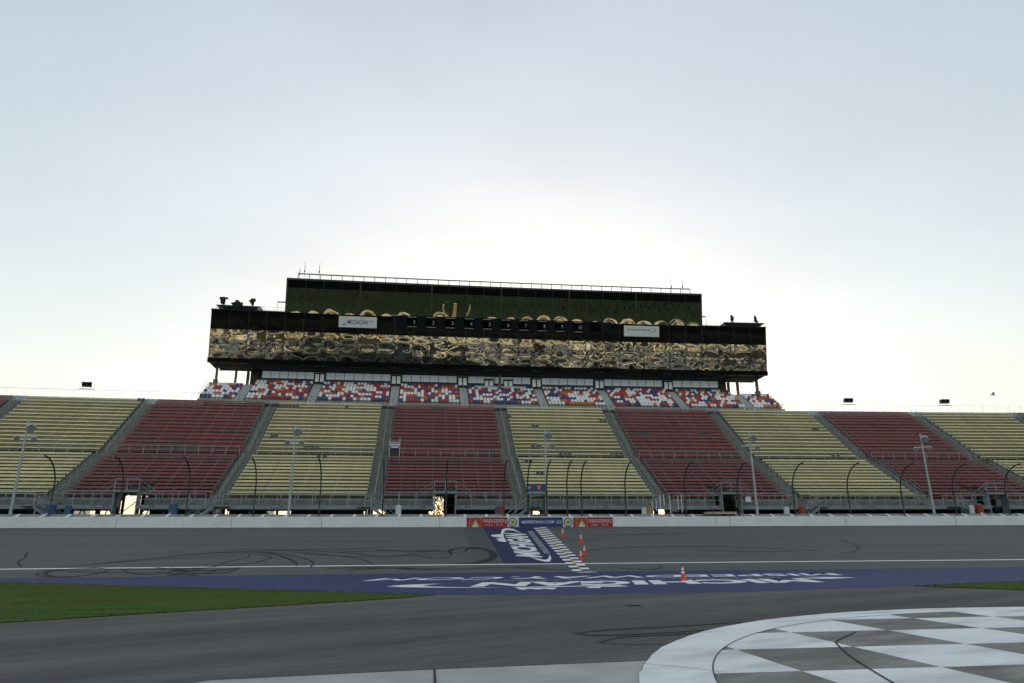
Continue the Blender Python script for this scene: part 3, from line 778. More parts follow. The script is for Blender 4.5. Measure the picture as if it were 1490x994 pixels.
for x, e, lab in ((52, 1, 'short stairs descending right under the leftmost light pole'), (312, -1, 'short stairs descending left beside the blue barrel under the red section'),
                  (540, 1, 'short stairs descending right beside the white barrel'), (770, -1, 'short stairs descending left just before the flag stand'),
                  (1190, -1, 'short stairs descending left beside a red barrel'), (1398, 1, 'short stairs descending right near the rightmost light pole')):
    s, _ = P(x, 735, 80.3); make_flight(s, e, lab)

# concession buildings in the dark under the stand
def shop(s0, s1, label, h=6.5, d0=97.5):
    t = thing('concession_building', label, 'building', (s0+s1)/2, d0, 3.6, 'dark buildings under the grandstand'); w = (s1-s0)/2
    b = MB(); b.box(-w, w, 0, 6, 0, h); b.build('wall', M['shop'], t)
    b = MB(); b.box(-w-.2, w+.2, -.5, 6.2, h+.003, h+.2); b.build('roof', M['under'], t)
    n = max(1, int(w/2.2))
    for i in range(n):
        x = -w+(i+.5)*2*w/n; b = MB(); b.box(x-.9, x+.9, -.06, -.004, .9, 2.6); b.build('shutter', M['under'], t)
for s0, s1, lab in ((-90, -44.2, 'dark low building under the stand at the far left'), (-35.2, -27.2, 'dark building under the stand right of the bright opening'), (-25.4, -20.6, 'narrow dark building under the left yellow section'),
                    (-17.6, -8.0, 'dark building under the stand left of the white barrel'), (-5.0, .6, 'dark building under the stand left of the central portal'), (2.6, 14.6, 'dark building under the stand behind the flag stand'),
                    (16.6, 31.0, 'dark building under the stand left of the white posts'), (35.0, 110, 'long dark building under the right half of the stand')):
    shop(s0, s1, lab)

# ------------------------------------------------------------------ upper tier of coloured seats
def seat_bm():
    b = MB(); b.box(-.23, .23, 0, .42, .40, .46)
    b.hexa([(-.235,.36,.42),(.235,.36,.42),(.235,.42,.42),(-.235,.42,.42),(-.225,.44,.92),(.225,.44,.92),(.225,.49,.92),(-.225,.49,.92)])
    b.hexa([(-.17,.45,.925),(.17,.45,.925),(.17,.49,.925),(-.17,.49,.925),(-.12,.455,.955),(.12,.455,.955),(.12,.485,.955),(-.12,.485,.955)])
    b.box(-.05, .05, .2, .3, 0, .4); return b
seat_mesh = {}
for c in 'wrob':
    o = seat_bm().build('stadium_seat', M['seat'+c]); seat_mesh[c] = o.data; bpy.data.objects.remove(o)
TR, RR, ND, ZS, DS = .82, .535, 8, 23.85, 108.1
def seat_block(s0, s1, nrows, label, seed):
    rnd = random.Random(seed); sm = (s0+s1)/2; w = (s1-s0)/2
    t = thing('seat_block', label, 'stadium seats', sm, DS, ZS, 'blocks of coloured stadium seats'); n = int(2*w/.54)
    b = MB()
    for j in range(nrows): b.box(-w, w, TR*j, TR*(j+1), RR*j-.3, RR*j)
    b.box(-w, w, -.15, -.003, -.55, .02); b.build('stepped_deck', M['seatdeck'], t)
    cols = {}; rest = {c: [] for c in 'wrob'}; cnt = 0; last = None
    for j in range(nrows):
        for i in range(n):
            u = rnd.random()
            if (j, i) in cols: c = cols[(j, i)]
            else: c = 'w' if u < .5 else 'r' if u < .75 else 'o' if u < .86 else 'b'
            if rnd.random() < .33 and c != 'w': cols[(j, i+1)] = c
            if rnd.random() < .12 and c == 'w': cols[(j, i+1)] = 'w'
            x = -w+(i+.5)*2*w/n; loc = (x, TR*j+.25, RR*j)
            if cnt < 100:
                o = link(bpy.data.objects.new('stadium_seat', seat_mesh[c]), t); o.location = loc; cnt += 1
            else: rest[c].append(loc)
    if any(rest.values()):
        b = MB(); sb = seat_bm(); order = 'wrob'
        for ci, c in enumerate(order):
            for l in rest[c]: b.raw([(v[0]+l[0], v[1]+l[1], v[2]+l[2]) for v in sb.v], sb.f, ci)
        o = b.build('stadium_seats', [M['seat'+c] for c in order], t); o['kind'] = 'stuff'
    return t
doors = [-17.7, -5.25, 5.82, 18.45, 29.44, 41.72]
hw_ = .7
blocks = [(-34.2, -28.9, 6, 'small coloured seat block at the left end under the tower overhang'), (-27.5, doors[0]-hw_, 8, 'coloured seat block left of the leftmost double door'),
 (doors[0]+hw_, doors[1]-hw_, 8, 'coloured seat block between the first and second double doors'), (doors[1]+hw_, doors[2]-hw_, 8, 'coloured seat block between the second and third double doors'), (doors[2]+hw_, doors[3]-hw_, 7, 'central coloured seat block with the white wall along its top'),
 (doors[3]+hw_, doors[4]-hw_, 8, 'coloured seat block right of the central block'), (doors[4]+hw_, doors[5]-hw_, 8, 'coloured seat block left of the rightmost double door'), (doors[5]+hw_, 52.3, 8, 'coloured seat block right of the rightmost double door'), (53.7, 58.7, 6, 'small coloured seat block at the right end under the tower overhang')]
tiers = []
for i, (s0, s1, n, lab) in enumerate(blocks): tiers.append(seat_block(s0, s1, n, lab, 20+i))
for t, (s0, s1, n, lab) in zip(tiers, blocks):
    w = (s1-s0)/2
    if n == 7:
        b = MB(); b.box(-4.4, 4.4, 5.9, 6.05, 3.2, 4.5); b.build('top_wall', M['signw'], t)
    if n == 6:
        b = MB(); b.box(-w, w, 4.95, 5.1, 2.7, 3.75); b.build('top_wall', M['seatw'], t)
    build_rail('front_rail', -w-.85, w+.85, -.2, -.4, 1.1, t, int(w/.85), m='galv_lo', mid=True, r=.024)
for t, e in ((tiers[0], -2.55), (tiers[-1], 2.4)):      # end rails
    b = MB()
    for h in (1.6, 1.0): b.tube([(e, -.2, h-.3), (e, 5, h+2.8)], .02, 5)
    for i in range(6): b.tube([(e, -.2+i*1.04, -.3+i*.56), (e, -.2+i*1.04, 1.7+i*.54)], .02, 5)
    b.build('end_rail', M['galv_lo'], t)
def steps(s, n, lab):
    t = thing('seat_steps', lab, 'stairs', s, DS, ZS, 'white steps between the coloured seats'); b = MB()
    for j in range(n*2): b.box(-.68, .68, TR*j/2, TR*(j+1)/2, RR*j/2-.3, RR*j/2+.1)
    b.box(-.7, .7, -.15, -.01, -.55, .02)
    b.build('steps', M['step'], t); b = MB(); b.tube([(0, 0, 1), (0, TR*n, RR*n+.9)], .025, 5); b.tube([(0, .2, 0), (0, .2, 1.1)], .025, 5); b.tube([(0, TR*n*.6, RR*n*.6), (0, TR*n*.6, RR*n*.6+1)], .025, 5); b.build('handrail', M['galv'], t)
for s, n, lab in zip([-28.3]+doors+[53.1], [7]+[8]*6+[7], ('white seat steps at the left end below the overhang', 'white seat steps under the leftmost double door', 'white seat steps under the second double door from the left',
   'white seat steps under the double door left of the central block', 'white seat steps under the double door right of the central block', 'white seat steps under the second double door from the right', 'white seat steps under the rightmost double door', 'white seat steps at the right end below the overhang')):
    steps(s, n, lab)

# ------------------------------------------------------------------ the glass tower
tower = tag(empty('press_tower', W(12, 118, 3.6)), 'long dark glass press box tower above the grandstand', 'building'); tt = child_of(tower)
S0, S1 = -34.1, 57.7; U0, U1 = -22.9, 46.3
Z0, ZG, ZM, ZB, ZR, ZU, ZT = 30.45, 31.15, 33.35, 35.7, 38.75, 42.78, 44.08
def fbox(mb, s0, s1, z0, z1, o0, o1, mi=0, n=1):          # a slab parallel to the leaning front
    for i in range(n):
        a = s0+(s1-s0)*i/n; c = s0+(s1-s0)*(i+1)/n
        mb.hexa([(a, fd(z0)-o1, z0), (c, fd(z0)-o1, z0), (c, fd(z0)-o0, z0), (a, fd(z0)-o0, z0), (a, fd(z1)-o1, z1), (c, fd(z1)-o1, z1), (c, fd(z1)-o0, z1), (a, fd(z1)-o0, z1)], mi)
prnd = random.Random(5)
def pane(s0, s1, z0, z1, bulge, name, m, wob=.3, nx=12, nz=12):
    b = MB(); k = [prnd.uniform(-1, 1) for _ in range(8)]; tx, tz = prnd.gauss(0, .0025), prnd.gauss(0, .003)
    for j in range(nz+1):
        for i in range(nx+1):
            u, v = 2*i/nx-1, 2*j/nz-1; x = s0+(s1-s0)*i/nx; z = z0+(z1-z0)*j/nz
            g = (1-u*u)*(1-v*v)
            h = bulge*((1-u*u)*(1-v*v)+wob*g*(k[0]*u+k[1]*v+.9*k[2]*u*v+k[3]*math.sin(3*u+k[4]*3)*1.0+k[5]*math.sin(4*v+k[6]*3)*.8))+tx*u*1.4+tz*v
            b.v.append((x, fd(z)-h, z))
    for j in range(nz):
        for i in range(nx):
            b.f.append((j*(nx+1)+i, j*(nx+1)+i+1, (j+1)*(nx+1)+i+1, (j+1)*(nx+1)+i)); b.m.append(0)
    return b.build(name, m, tower, tt, smooth=True, recalc=False)
NC = 32; cs = [S0+(U0-S0)*i/4 for i in range(4)]+[U0+(U1-U0)*i/24 for i in range(24)]+[U1+(S1-U1)*i/4 for i in range(5)]
for a, c in zip(cs, cs[1:]):
    pane(a+.02, c-.02, ZG, ZM-.02, prnd.uniform(.006, .012), 'window_pane', M['glass'], 1.1)
    pane(a+.02, c-.02, ZM+.02, ZB, prnd.uniform(.006, .012), 'window_pane', M['glass'], .9)
    pane(a+.02, c-.02, ZB+.02, ZR, .008, 'spandrel_panel', M['spandrel'], .3, 8, 6)
for a, c in zip(cs[4:28], cs[5:29]):
    pane(a+.02, c-.02, ZR+.03, ZU-.02, prnd.uniform(.003, .017), 'window_pane', M['glass'], .25)
    pane(a+.02, c-.02, ZU+.02, ZT-.02, .004, 'spandrel_panel', M['spandrel'], .2, 6, 4)
b = MB()
for i, s in enumerate(cs):
    fbox(b, s-.03, s+.03, Z0, ZR, -.05, .035)
    if 4 <= i <= 28:
        w = .12 if (i-4) % 4 == 0 else .03
        fbox(b, s-w, s+w, ZR+.002, ZT, -.05, .04)
for z in (ZM, ZB): fbox(b, S0, S1, z-.03, z+.03, -.05, .033, n=16)
for z in (ZU,): fbox(b, U0, U1, z-.03, z+.03, -.05, .038, n=12)
b.build('mullions', M['mull'], tower, tt)
b = MB(); fbox(b, S0-.15, S1+.15, Z0-.05, ZG-.02, -.3, .06, n=16); b.build('base_band', M['spandrel'], tower, tt)
b = MB(); fbox(b, U0-.1, U1+.1, ZT, ZT+.3, -1, .1, n=12); b.build('roof_cap', M['cap'], tower, tt)
for a, c in ((S0-.1, U0-.12), (U1+.12, S1+.1)):
    b = MB(); fbox(b, a, c, ZR-.02, ZR+.14, -1, .08, n=2); b.build('roof_cap', M['cap'], tower, tt)
# body
E0, E1 = -27.2, 51.2
b = MB()
def bbody(s0, s1, z0, z1, back, n=16, off=.12):
    for i in range(n):
        a = s0+(s1-s0)*i/n; c = s0+(s1-s0)*(i+1)/n
        b.hexa([(a, fd(z0)+off, z0), (c, fd(z0)+off, z0), (c, back, z0), (a, back, z0), (a, fd(z1)+off, z1), (c, fd(z1)+off, z1), (c, back, z1), (a, back, z1)])
bbody(S0, E0-.4, Z0+.3, ZR-.02, 117, 2); bbody(E1+.4, S1, Z0+.3, ZR-.02, 117, 2); bbody(E0-.4, E1+.4, Z0+.3, ZR-.02, 126); bbody(U0, U1, ZR-.019, ZT-.01, 124, 12)
b.build('tower_body', M['black'], tower, tt)
b = MB(); b.box(S0-.1, E0-.4, 111.05, 117.1, Z0+.1, Z0+.29, n=2); b.box(E1+.4, S1+.1, 111.05, 117.1, Z0+.1, Z0+.29, n=2); b.box(E0-.4, E1+.4, 111.05, 126, Z0+.1, Z0+.29, n=16); b.build('soffit', M['soffit'], tower, tt)
b = MB()
for k in range(19): s = S0+1+(S1-S0-2)*k/18; b.box(s-.12, s+.12, 111.6, 115.9, Z0-.02, Z0+.095)
b.box(S0+.2, S1-.2, 113.0, 113.2, Z0-.1, Z0-.025, n=16)
b.build('soffit_beams', M['soffit'], tower, tt)
# suite level behind the seats
E0, E1 = -27.2, 51.2
b = MB(); b.box(E0, E1, 116.1, 125, 24.0, Z0+.09, n=16); b.build('suite_wall', M['bluewall'], tower, tt)
b = MB(); b.box(E0, E1, 115.7, 116.05, 24, 29.2, n=16); b.build('suite_sill', M['bluewall'], tower, tt)
edges = [E0+.3]+doors+[E1-.3]
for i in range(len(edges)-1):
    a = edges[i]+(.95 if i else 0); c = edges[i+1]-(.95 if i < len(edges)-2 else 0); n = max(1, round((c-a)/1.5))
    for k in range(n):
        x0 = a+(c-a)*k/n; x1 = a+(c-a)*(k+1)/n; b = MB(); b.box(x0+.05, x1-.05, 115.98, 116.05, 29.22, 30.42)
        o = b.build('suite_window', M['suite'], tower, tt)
        q = MB(); q.box(x0-.02, x0+.045, 115.94, 116.06, 29.21, 30.46); q.build('frame', M['galv_lo'], o, lambda s, d, z: tt(s, d, z))
for s in doors+[10.3, 13.6]:
    top = 30.4 if s in doors else 30.0
    b = MB(); b.box(s-.86, s+.86, 115.6, 115.69, 28.3, top); o = b.build('double_door', M['black'], tower, tt)
    for e in (-.4, .4):
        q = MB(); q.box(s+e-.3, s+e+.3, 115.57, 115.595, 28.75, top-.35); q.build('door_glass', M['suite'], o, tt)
    q = MB(); q.box(s-.9, s+.9, 115.55, 115.597, top-.14, top+.02); q.build('lintel', M['galv'], o, tt)
for s, d in ((S0+.9, 113.4), (S1-.9, 113.4), (S0+3.1, 116.4), (S1-3.1, 116.4), (S0+4.9, 116.6), (S1-4.7, 116.6), (11.9, 113.2)):
    b = MB(); b.box(s-.2, s+.2, d-.2, d+.2, 24 if s == 11.9 else 3.6, Z0-.07)
    if s != 11.9: b.box(s-.38, s+.38, d-.38, d+.38, 27.2, 28.1)
    b.build('column', M['column'], tower, tt)
for e, s in ((1, S0), (-1, S1)):                            # dark stair cores at the ends of the suite level
    b = MB(); x0 = s+e*5.5; x1 = s+e*6.85; b.box(min(x0, x1), max(x0, x1), 115.6, 122, 3.6, Z0-.07); b.build('stair_core', M['black'], tower, tt)
b = MB()
for i, k in enumerate(range(12)): b.box(-33+i*8, -32.4+i*8, 110.2+9, 110.8+9, 3.6, 23.8)
b.box(S0, S1, 108.0, 120, 23.0, 23.35, n=16); b.build('tower_legs', M['under'], tower, tt)
# railing along the roof
b = MB(); r0, r1 = U0+1.6, U1-1.8; zr = ZT+.3
b.tube([(r0+(r1-r0)*i/12, fd(zr)+.3, zr+.95) for i in range(13)], .1, 6)
rr_ = b.build('roof_rail', M['column'], tower, tt)
n = 38
for i in range(n+1):
    s = r0+(r1-r0)*i/n; q = MB(); q.tube([(s, fd(zr)+.3, zr-.05), (s, fd(zr)+.3, zr+.95)], .06, 5); q.build('post', M['column'], rr_, tt)
    if i % 2: pass
b = MB()
for a, c in ((S0+.3, U0-.3), (U1+.3, S1-.3)):
    for h in (.55, 1.05): b.tube([(a, 110.6, ZR+.15+h), (c, 110.6, ZR+.15+h)], .02, 5)
    for i in range(7): s = a+(c-a)*i/6; b.tube([(s, 110.6, ZR+.1), (s, 110.6, ZR+1.2)], .022, 5)
b.build('wing_rail', M['galv_lo'], tower, tt)
for a, c in ((Pt(318, 446)[0], Pt(378, 446)[0]), (Pt(1053, 470)[0], Pt(1108, 470)[0])):
    b = MB(); b.hexa([(a+.8, 108.9, ZR+.15), (c-.5, 108.9, ZR+.15), (c-.5, 113, ZR+.15), (a+.8, 113, ZR+.15), (a-.2, 108.5, ZR+.55), (c+.3, 108.5, ZR+.55), (c+.3, 113, ZR+.55), (a-.2, 113, ZR+.55)])
    o = b.build('camera_platform', M['cap'], tower, tt)
    q = MB()
    for h in (.6, 1.1): q.tube([(a, 112.6, ZR+.56+h), (c, 112.6, ZR+.56+h)], .02, 5)
    for i in range(5): s = a+(c-a)*i/4; q.tube([(s, 112.6, ZR+.5), (s, 112.6, ZR+1.7)], .024, 5)
    q.build('platform_rail', M['galv_lo'], o, tt)
for e, s in ((1, Pt(402, 446)[0]), (-1, Pt(1030, 466)[0])):   # small lamp brackets by the upper block
    b = MB(); z = ZR+.1; b.tube([(s, 110, z), (s, 110, z+1.9)], .04, 5); b.box(min(s, s+e*1.2), max(s, s+e*1.2), 109.95, 110.05, z+1.75, z+1.95); b.build('bracket_arm', M['galv_lo'], tower, tt)

# covered broadcast cameras on the roof platforms
def lump(b, c, r, sq, seed, mi=0):
    rnd = random.Random(seed); bm = bmesh.new(); bmesh.ops.create_icosphere(bm, subdivisions=3, radius=1)
    ph = [rnd.uniform(0, 6) for _ in range(4)]
    vs = []
    for v in bm.verts:
        q = v.co; n = 1+.1*math.sin(5*q.x+ph[0])+.1*math.sin(6*q.z+ph[1])+.06*math.sin(9*q.y+ph[2])
        vs.append((c[0]+q.x*r[0]*n, c[1]+q.y*r[1]*n, c[2]+(abs(q.z)**sq*(1 if q.z > 0 else -1))*r[2]*n))
    b.raw(vs, [tuple(v.index for v in f.verts) for f in bm.faces], mi); bm.free()
def cover(x, y, kind, label, seed):
    s, z = Pt(x, y); t = thing('covered_camera', label, 'camera', s, 109.0, ZR+.56, 'covered cameras on the tower roof')
    b = MB()
    if kind == 'T': lump(b, (0, 0, .75), (.42, .42, .55), 1, seed); lump(b, (-.1, 0, 1.25), (.5, .35, .28), 1, seed+1); lump(b, (.45, 0, 1.28), (.3, .25, .16), 1, seed+2)
    if kind == 'lump': lump(b, (0, 0, .4), (.85, .5, .5), 1, seed); lump(b, (-.05, 0, .8), (.3, .3, .3), 1, seed+1); lump(b, (.5, 0, .35), (.42, .4, .38), 1, seed+2)
    if kind == 'tilt': lump(b, (0, 0, 1.0), (.5, .4, .42), 1, seed); lump(b, (.3, 0, 1.2), (.24, .25, .28), 1, seed+1); lump(b, (.1, 0, .55), (.2, .2, .35), 1, seed+2)
    if kind == 'tall': lump(b, (0, 0, .75), (.3, .3, .58), 1, seed); lump(b, (-.08, 0, 1.28), (.2, .24, .2), 1, seed+1); lump(b, (.1, 0, .98), (.24, .26, .3), 1, seed+2)
    if kind == 'thin': lump(b, (0, 0, .8), (.25, .28, .6), 1, seed); lump(b, (-.02, 0, 1.35), (.13, .16, .22), 1, seed+1); lump(b, (.28, 0, .35), (.24, .2, .2), 1, seed+2)
    b.build('drape', M['drape'], t, smooth=True)
    for k in range(3):
        a = k*2.094+.4; q = MB(); q.tube([(0, 0, .7), (.5*math.cos(a), .5*math.sin(a), 0)], .03, 5); q.build('tripod_leg', M['black'], t)
cover(325, 443, 'T', 'black draped camera at the left end of the left roof platform', 1)
cover(345.5, 445, 'lump', 'low black draped heap in the middle of the left roof platform', 4)
cover(367, 446, 'tilt', 'tilted black draped camera on the left roof platform, right of the heap', 7)
cover(1064.5, 468, 'tall', 'hunched black draped camera on the left of the right roof platform', 9)
cover(1098.5, 470, 'thin', 'thin black draped camera at the right end of the right roof platform', 12)
def antenna(x, yb, yt, label, thick):
    s, z = Pt(x, yb); h = (yb-yt)*.113
    t = thing('antenna', label, 'antenna', s, fd(ZT)+.5, ZT+.3, 'antennas on the tower roof')
    b = MB(); b.tube([(0, 0, 0), (0, 0, h)], .025, 5); b.build('mast', M['galv_lo'], t)
    b = MB(); b.tube([(0, -.05, h*.45), (0, -.05, h*.62), (0, -.05, h)], [thick, thick*.8, .02], 6); b.box(-.1, .1, -.1, .05, h*.42, h*.5); b.build('aerial', M['column'], t)
antenna(434.5, 406, 388, 'shortest thick antenna at the left end of the tower roof', .09)
antenna(441.5, 407, 378, 'tallest antenna near the left end of the tower roof', .06)
antenna(463, 408, 379, 'slim antenna right of the tallest one on the tower roof', .06)
antenna(979, 428, 402, 'slim antenna left of the pair at the right roof end', .04)
antenna(995.5, 430, 404, 'antenna nearest the right end of the upper roof', .06)

# signs and scoreboard on the tower front
def front_thing(name, label, cat, x0, y0, x1, y1, off=.3, group=None):
    s0, _ = Pt(x0, (y0+y1)/2); s1, _ = Pt(x1, (y0+y1)/2); _, zt = Pt((x0+x1)/2, y0); _, zb = Pt((x0+x1)/2, y1)
    sm, zm = (s0+s1)/2, (zt+zb)/2; d = fd(zm)-off; t = thing(name, label, cat, sm, d, zm, group)
    mp = lambda x, z, o=0.: (x, -o-z*TILT, z)
    return t, s1-s0, zt-zb, mp
def slabm(mb, mp, x0, x1, z0, z1, o0, o1, mi=0):
    mb.hexa([mp(x0, z0, o1), mp(x1, z0, o1), mp(x1, z0, o0), mp(x0, z0, o0), mp(x0, z1, o1), mp(x1, z1, o1), mp(x1, z1, o0), mp(x0, z1, o0)], mi)
t, w, h, mp = front_thing('tower_sign', 'white sign with slanted blue track name on the tower', 'sign', 492.5, 461.5, 549, 477.5, .28)
b = MB(); slabm(b, mp, -w/2, w/2, -h/2, h/2, -.2, 0); b.build('panel', M['signw'], t)
lettering('MICHIGAN', w*.56, h*.42, lambda x, y: mp(x, y-.02, .01), M['signblue'], t, shear=.3, bold=.01)
lettering('pure', w*.16, h*.1, lambda x, y: mp(x+w*.13, y+h*.28, .01), M['green'], t)
b = MB()
b.poly([mp(-w*.29, h*.1, .01), mp(-w*.4, -.3*h, .01), mp(-w*.3, -.36*h, .01), mp(-w*.35, -.25*h, .01)])
b.poly([mp(w*.3, h*.22, .01), mp(w*.4, .1*h, .01), mp(w*.3, -.1*h, .01), mp(w*.36, .08*h, .01)])
b.build('arrow_swoosh', M['signblue'], t, recalc=False)
t, w, h, mp = front_thing('tower_sign', 'white sign with blue words and green arc at the scoreboard end', 'sign', 907, 475, 959, 490.5, .28)
b = MB(); slabm(b, mp, -w/2, w/2, -h/2, h/2, -.2, 0); b.build('panel', M['signw'], t)
lettering('Consumers Energy', w*.66, h*.23, lambda x, y: mp(x-w*.08, y+h*.12, .01), M['signblue'], t, bold=.012)
b = MB(); add_crescent(b, lambda x, y: mp(x, y, .012), w*.2, h*.1, w*.2, h*.3, 80, -95, .16); b.build('green_arc', M['green'], t, recalc=False)
t, w, h, mp = front_thing('scoreboard', 'long dark running order scoreboard with numbers on the tower front', 'scoreboard', 551, 464, 905, 481.5, .12)
# follow the slight fall of the picture: the board is level in the world, so one straight strip does
zl = Pt(727, 464)[1]; b = MB(); slabm(b, mp, -w/2, w/2, -h/2, h/2, -.1, 0); b.build('panel', M['board'], t)
sm = (Pt(551, 472)[0]+Pt(905, 472)[0])/2
for k, x in enumerate((596, 624.5, 653, 681, 708.5, 736, 762.5, 790, 816.5, 843.5)):
    sx = Pt(x, 472)[0]-sm; b = MB(); slabm(b, mp, sx-.85, sx+.85, -h*.32, h*.32, 0, .03); o = b.build('cell', M['segm'], t)
    
    for u0, u1 in ((.36, .41), (-.43, -.38)):
        q = MB(); slabm(q, mp, sx-.7, sx+.8, h*u0, h*u1, 0, .03); q.build('cell_edge', M['galv_lo'], o)
   
    lettering(str(k+1), (.17 if k == 0 else .36) if k < 9 else .6, .62, lambda a, c: mp(a+sx+.42, c-.05, .04), M['num'], o, 'numeral', bold=.015)
sx = Pt(870, 480)[0]-sm; b = MB(); slabm(b, mp, sx-.9, sx+.9, -h*.3, h*.36, 0, .03); b.build('cell', M['segm'], t)
for x in (571, 884, 896):
    sx = Pt(x, 464)[0]-sm; b = MB(); slabm(b, mp, sx-.75 if x < 600 else sx-.35, sx+.75 if x < 600 else sx+.35, h*.44, h*.52, 0, .04); b.build('caption_light', M['num'], t)

# ------------------------------------------------------------------ light poles behind the wall
def pole(label):
    t = thing('light_pole', label, 'light pole', 0, 78, 3.6, 'light poles behind the barrier wall')
    b = MB(); b.tube([(0, 0, 0), (0, 0, .5), (0, 0, 11.3)], [.2, .17, .085], 10); b.lathe([(.3, 0), (.3, .12), (.2, .3)], 10); b.build('pole', M['galv'], t)
    b = MB(); b.box(-.75, .75, -.05, .05, 9.55, 9.68); b.box(-.05, .05, -.6, .05, 10.25, 10.35); b.build('cross_arm', M['galv'], t)
    def lamp(x, y, z, r, l):
        q = MB(); n = 14; prof = [(r*.35, -l*.5), (r*.8, -l*.32), (r, 0), (r*1.02, l*.42), (r*.9, l*.5)]
        q.lathe(prof, n); a = rad(65); 
        q.v = [(x+v[0], y-(v[2]*math.sin(a)-v[1]*math.cos(a)), z-(v[2]*math.cos(a)+v[1]*math.sin(a))) for v in q.v]
        o = q.build('lamp_head', M['galv'], t); g = MB(); g.lathe([(r*.86, l*.5), (r*.86, l*.52)], n)
        g.v = [(x+v[0], y-(v[2]*math.sin(a)-v[1]*math.cos(a)), z-(v[2]*math.cos(a)+v[1]*math.sin(a))) for v in g.v]
        g.build('lens', M['galv_lo'], o)
    lamp(.3, -.3, 10.6, .44, .75); lamp(-.74, -.15, 9.45, .27, .5); lamp(.74, -.15, 9.45, .27, .5)
    return t
pl = [(-41.8, 'leftmost light pole with three floodlights before the yellow benches'), (-14.55, 'second light pole from the left, before yellow benches'), (13.5, 'light pole with three floodlights just behind the blue flag stand'),
      (38.3, 'second light pole from the right, before the red and yellow sections'), (60.2, 'rightmost light pole with three floodlights before red benches')]
p0 = pole(pl[0][1])
for i, (s, lab) in enumerate(pl):
    o = p0 if i == 0 else dup(p0); o.location = W(s, 78, 3.6); o.rotation_euler.z = rz_at(s)+(.5, .1, .0, -.1, -.5)[i]; o['label'] = lab

# ------------------------------------------------------------------ flag stand
s, _ = P(781, 715, 76.6); t = thing('flag_stand', 'blue drum shaped starter stand on legs above the wall', 'flag stand', s, 77.2, 3.6)
b = MB(); zt, zb = P(781, 703.5, 76)[1]-3.6, P(781, 714.5, 76)[1]-3.6; n = 24; w = 1.05
prof = []
for i in range(n+1):
    a = math.pi+math.pi*i/n; prof.append((w*math.cos(a), .75*math.sin(a)-.2))
for i in range(n):
    (xa, ya), (xb, yb) = prof[i], prof[i+1]
    b.hexa([(xa,ya,zb),(xb,yb,zb),(xb*.95,yb*.93,zb),(xa*.95,ya*.93,zb),(xa,ya,zt),(xb,yb,zt),(xb*.95,yb*.93,zt),(xa*.95,ya*.93,zt)])
b.build('drum', M['drum'], t, smooth=False)
b = MB(); b.lathe([(1.12, 0), (1.14, .08), (1.1, .3), (1.0, .32)], 24, (0, -.2, zb-.34)); b.v = [(x, -.2+(y+.2)*.75, z) for x, y, z in b.v]; b.build('platform', M['fascia'], t)
mpp = lambda x, z: (x, -.95-.03+.28*x*x, zb+(zt-zb)*.5+z)
for x0, sc_ in ((.22, 1.), (-.84, .8)):
    mq = lambda x, z: (x+x0, -.2-math.sqrt(max(0, 1-((x+x0)/w)**2))*.75-.02, zb+(zt-zb)*.5+z)
    b = MB(); b.poly([mq(x*sc_, z*sc_) for x, z in ((-.24, .32), (0, .36), (.24, .32), (.24, 0), (.13, -.24), (0, -.36), (-.13, -.24), (-.24, 0))]); b.build('crest', M['signred'], t, recalc=False)
    mq2 = lambda x, z: (x+x0, -.2-math.sqrt(max(0, 1-((x+x0)/w)**2))*.75-.026, zb+(zt-zb)*.5+z)
    b = MB(); b.poly([mq2(x*sc_, z*sc_) for x, z in ((-.15, .14), (.15, .14), (.15, .02), (-.15, .02))]); b.poly([mq2(x*sc_, z*sc_) for x, z in ((-.11, -.06), (.11, -.06), (0, -.24))]); b.build('crest_mark', M['flamew'], t, recalc=False)
for x in (-.85, .85):
    for y in (-.45, .45):
        b = MB(); b.tube([(x*1.15, y, 0), (x, y, zb-.3)], .06, 6); b.build('leg', M['fence'], t)
b = MB(); b.tube([(-.9, -.45, .8), (.9, -.45, 2.2)], .03, 5); b.tube([(.9, -.45, .8), (-.9, -.45, 2.2)], .03, 5)
b.tube([(-.9, -.45, 1.5), (.9, -.45, 1.5)], .035, 5); b.tube([(-.9, -.45, 2.4), (.9, -.45, 2.4)], .035, 5); b.build('brace', M['fence'], t)
b = MB()
for x in (-.35, .35): b.tube([(x, .5, 0), (x, .5, zb)], .03, 5)
for i in range(9): b.tube([(-.35, .5, .4+.38*i), (.35, .5, .4+.38*i)], .02, 5)
b.build('ladder', M['fence'], t)

# ------------------------------------------------------------------ barrels and other things behind the wall
def barrel(x, m, label, yt=738, d=79.2, r=.34):
    s, zt = P(x, yt, d); t = thing('barrel', label, 'barrel', s, d, 3.6, 'barrels behind the barrier wall'); h = zt-3.6; r *= .85
    b = MB(); b.lathe([(r*.92, 0), (r, .08), (r, h*.3), (r*1.04, h*.33), (r, h*.36), (r, h*.63), (r*1.04, h*.66), (r, h*.69), (r, h-.1)], 18); b.build('drum', M[m], t, smooth=False)
    b = MB(); b.lathe([(r*1.05, h-.1), (r*1.05, h-.03), (r*.75, h+.02), (r*.2, h+.1)], 18); b.build('lid', M[m], t)
    b = MB(); b.box(-.22, .02, -r*1.0-.03, -r*.9, h*.55, h*.66); b.build('sticker', M['signw' if m != 'white' else 'signred'], t)
barrel(75, 'blueb', 'large blue barrel beside stairs at the far left', 734, r=.6); barrel(100, 'blueb', 'small blue barrel left of the bright opening', 735.5, r=.38); barrel(253, 'blueb', 'blue domed barrel under the left red section', 734, r=.55)
barrel(580, 'white', 'white barrel beside the central short stairs', 736, r=.38); barrel(723, 'blueb', 'blue barrel touching the red one before the flag stand', 738, r=.3); barrel(729, 'redb', 'red barrel left of the flag stand', 737, r=.42)
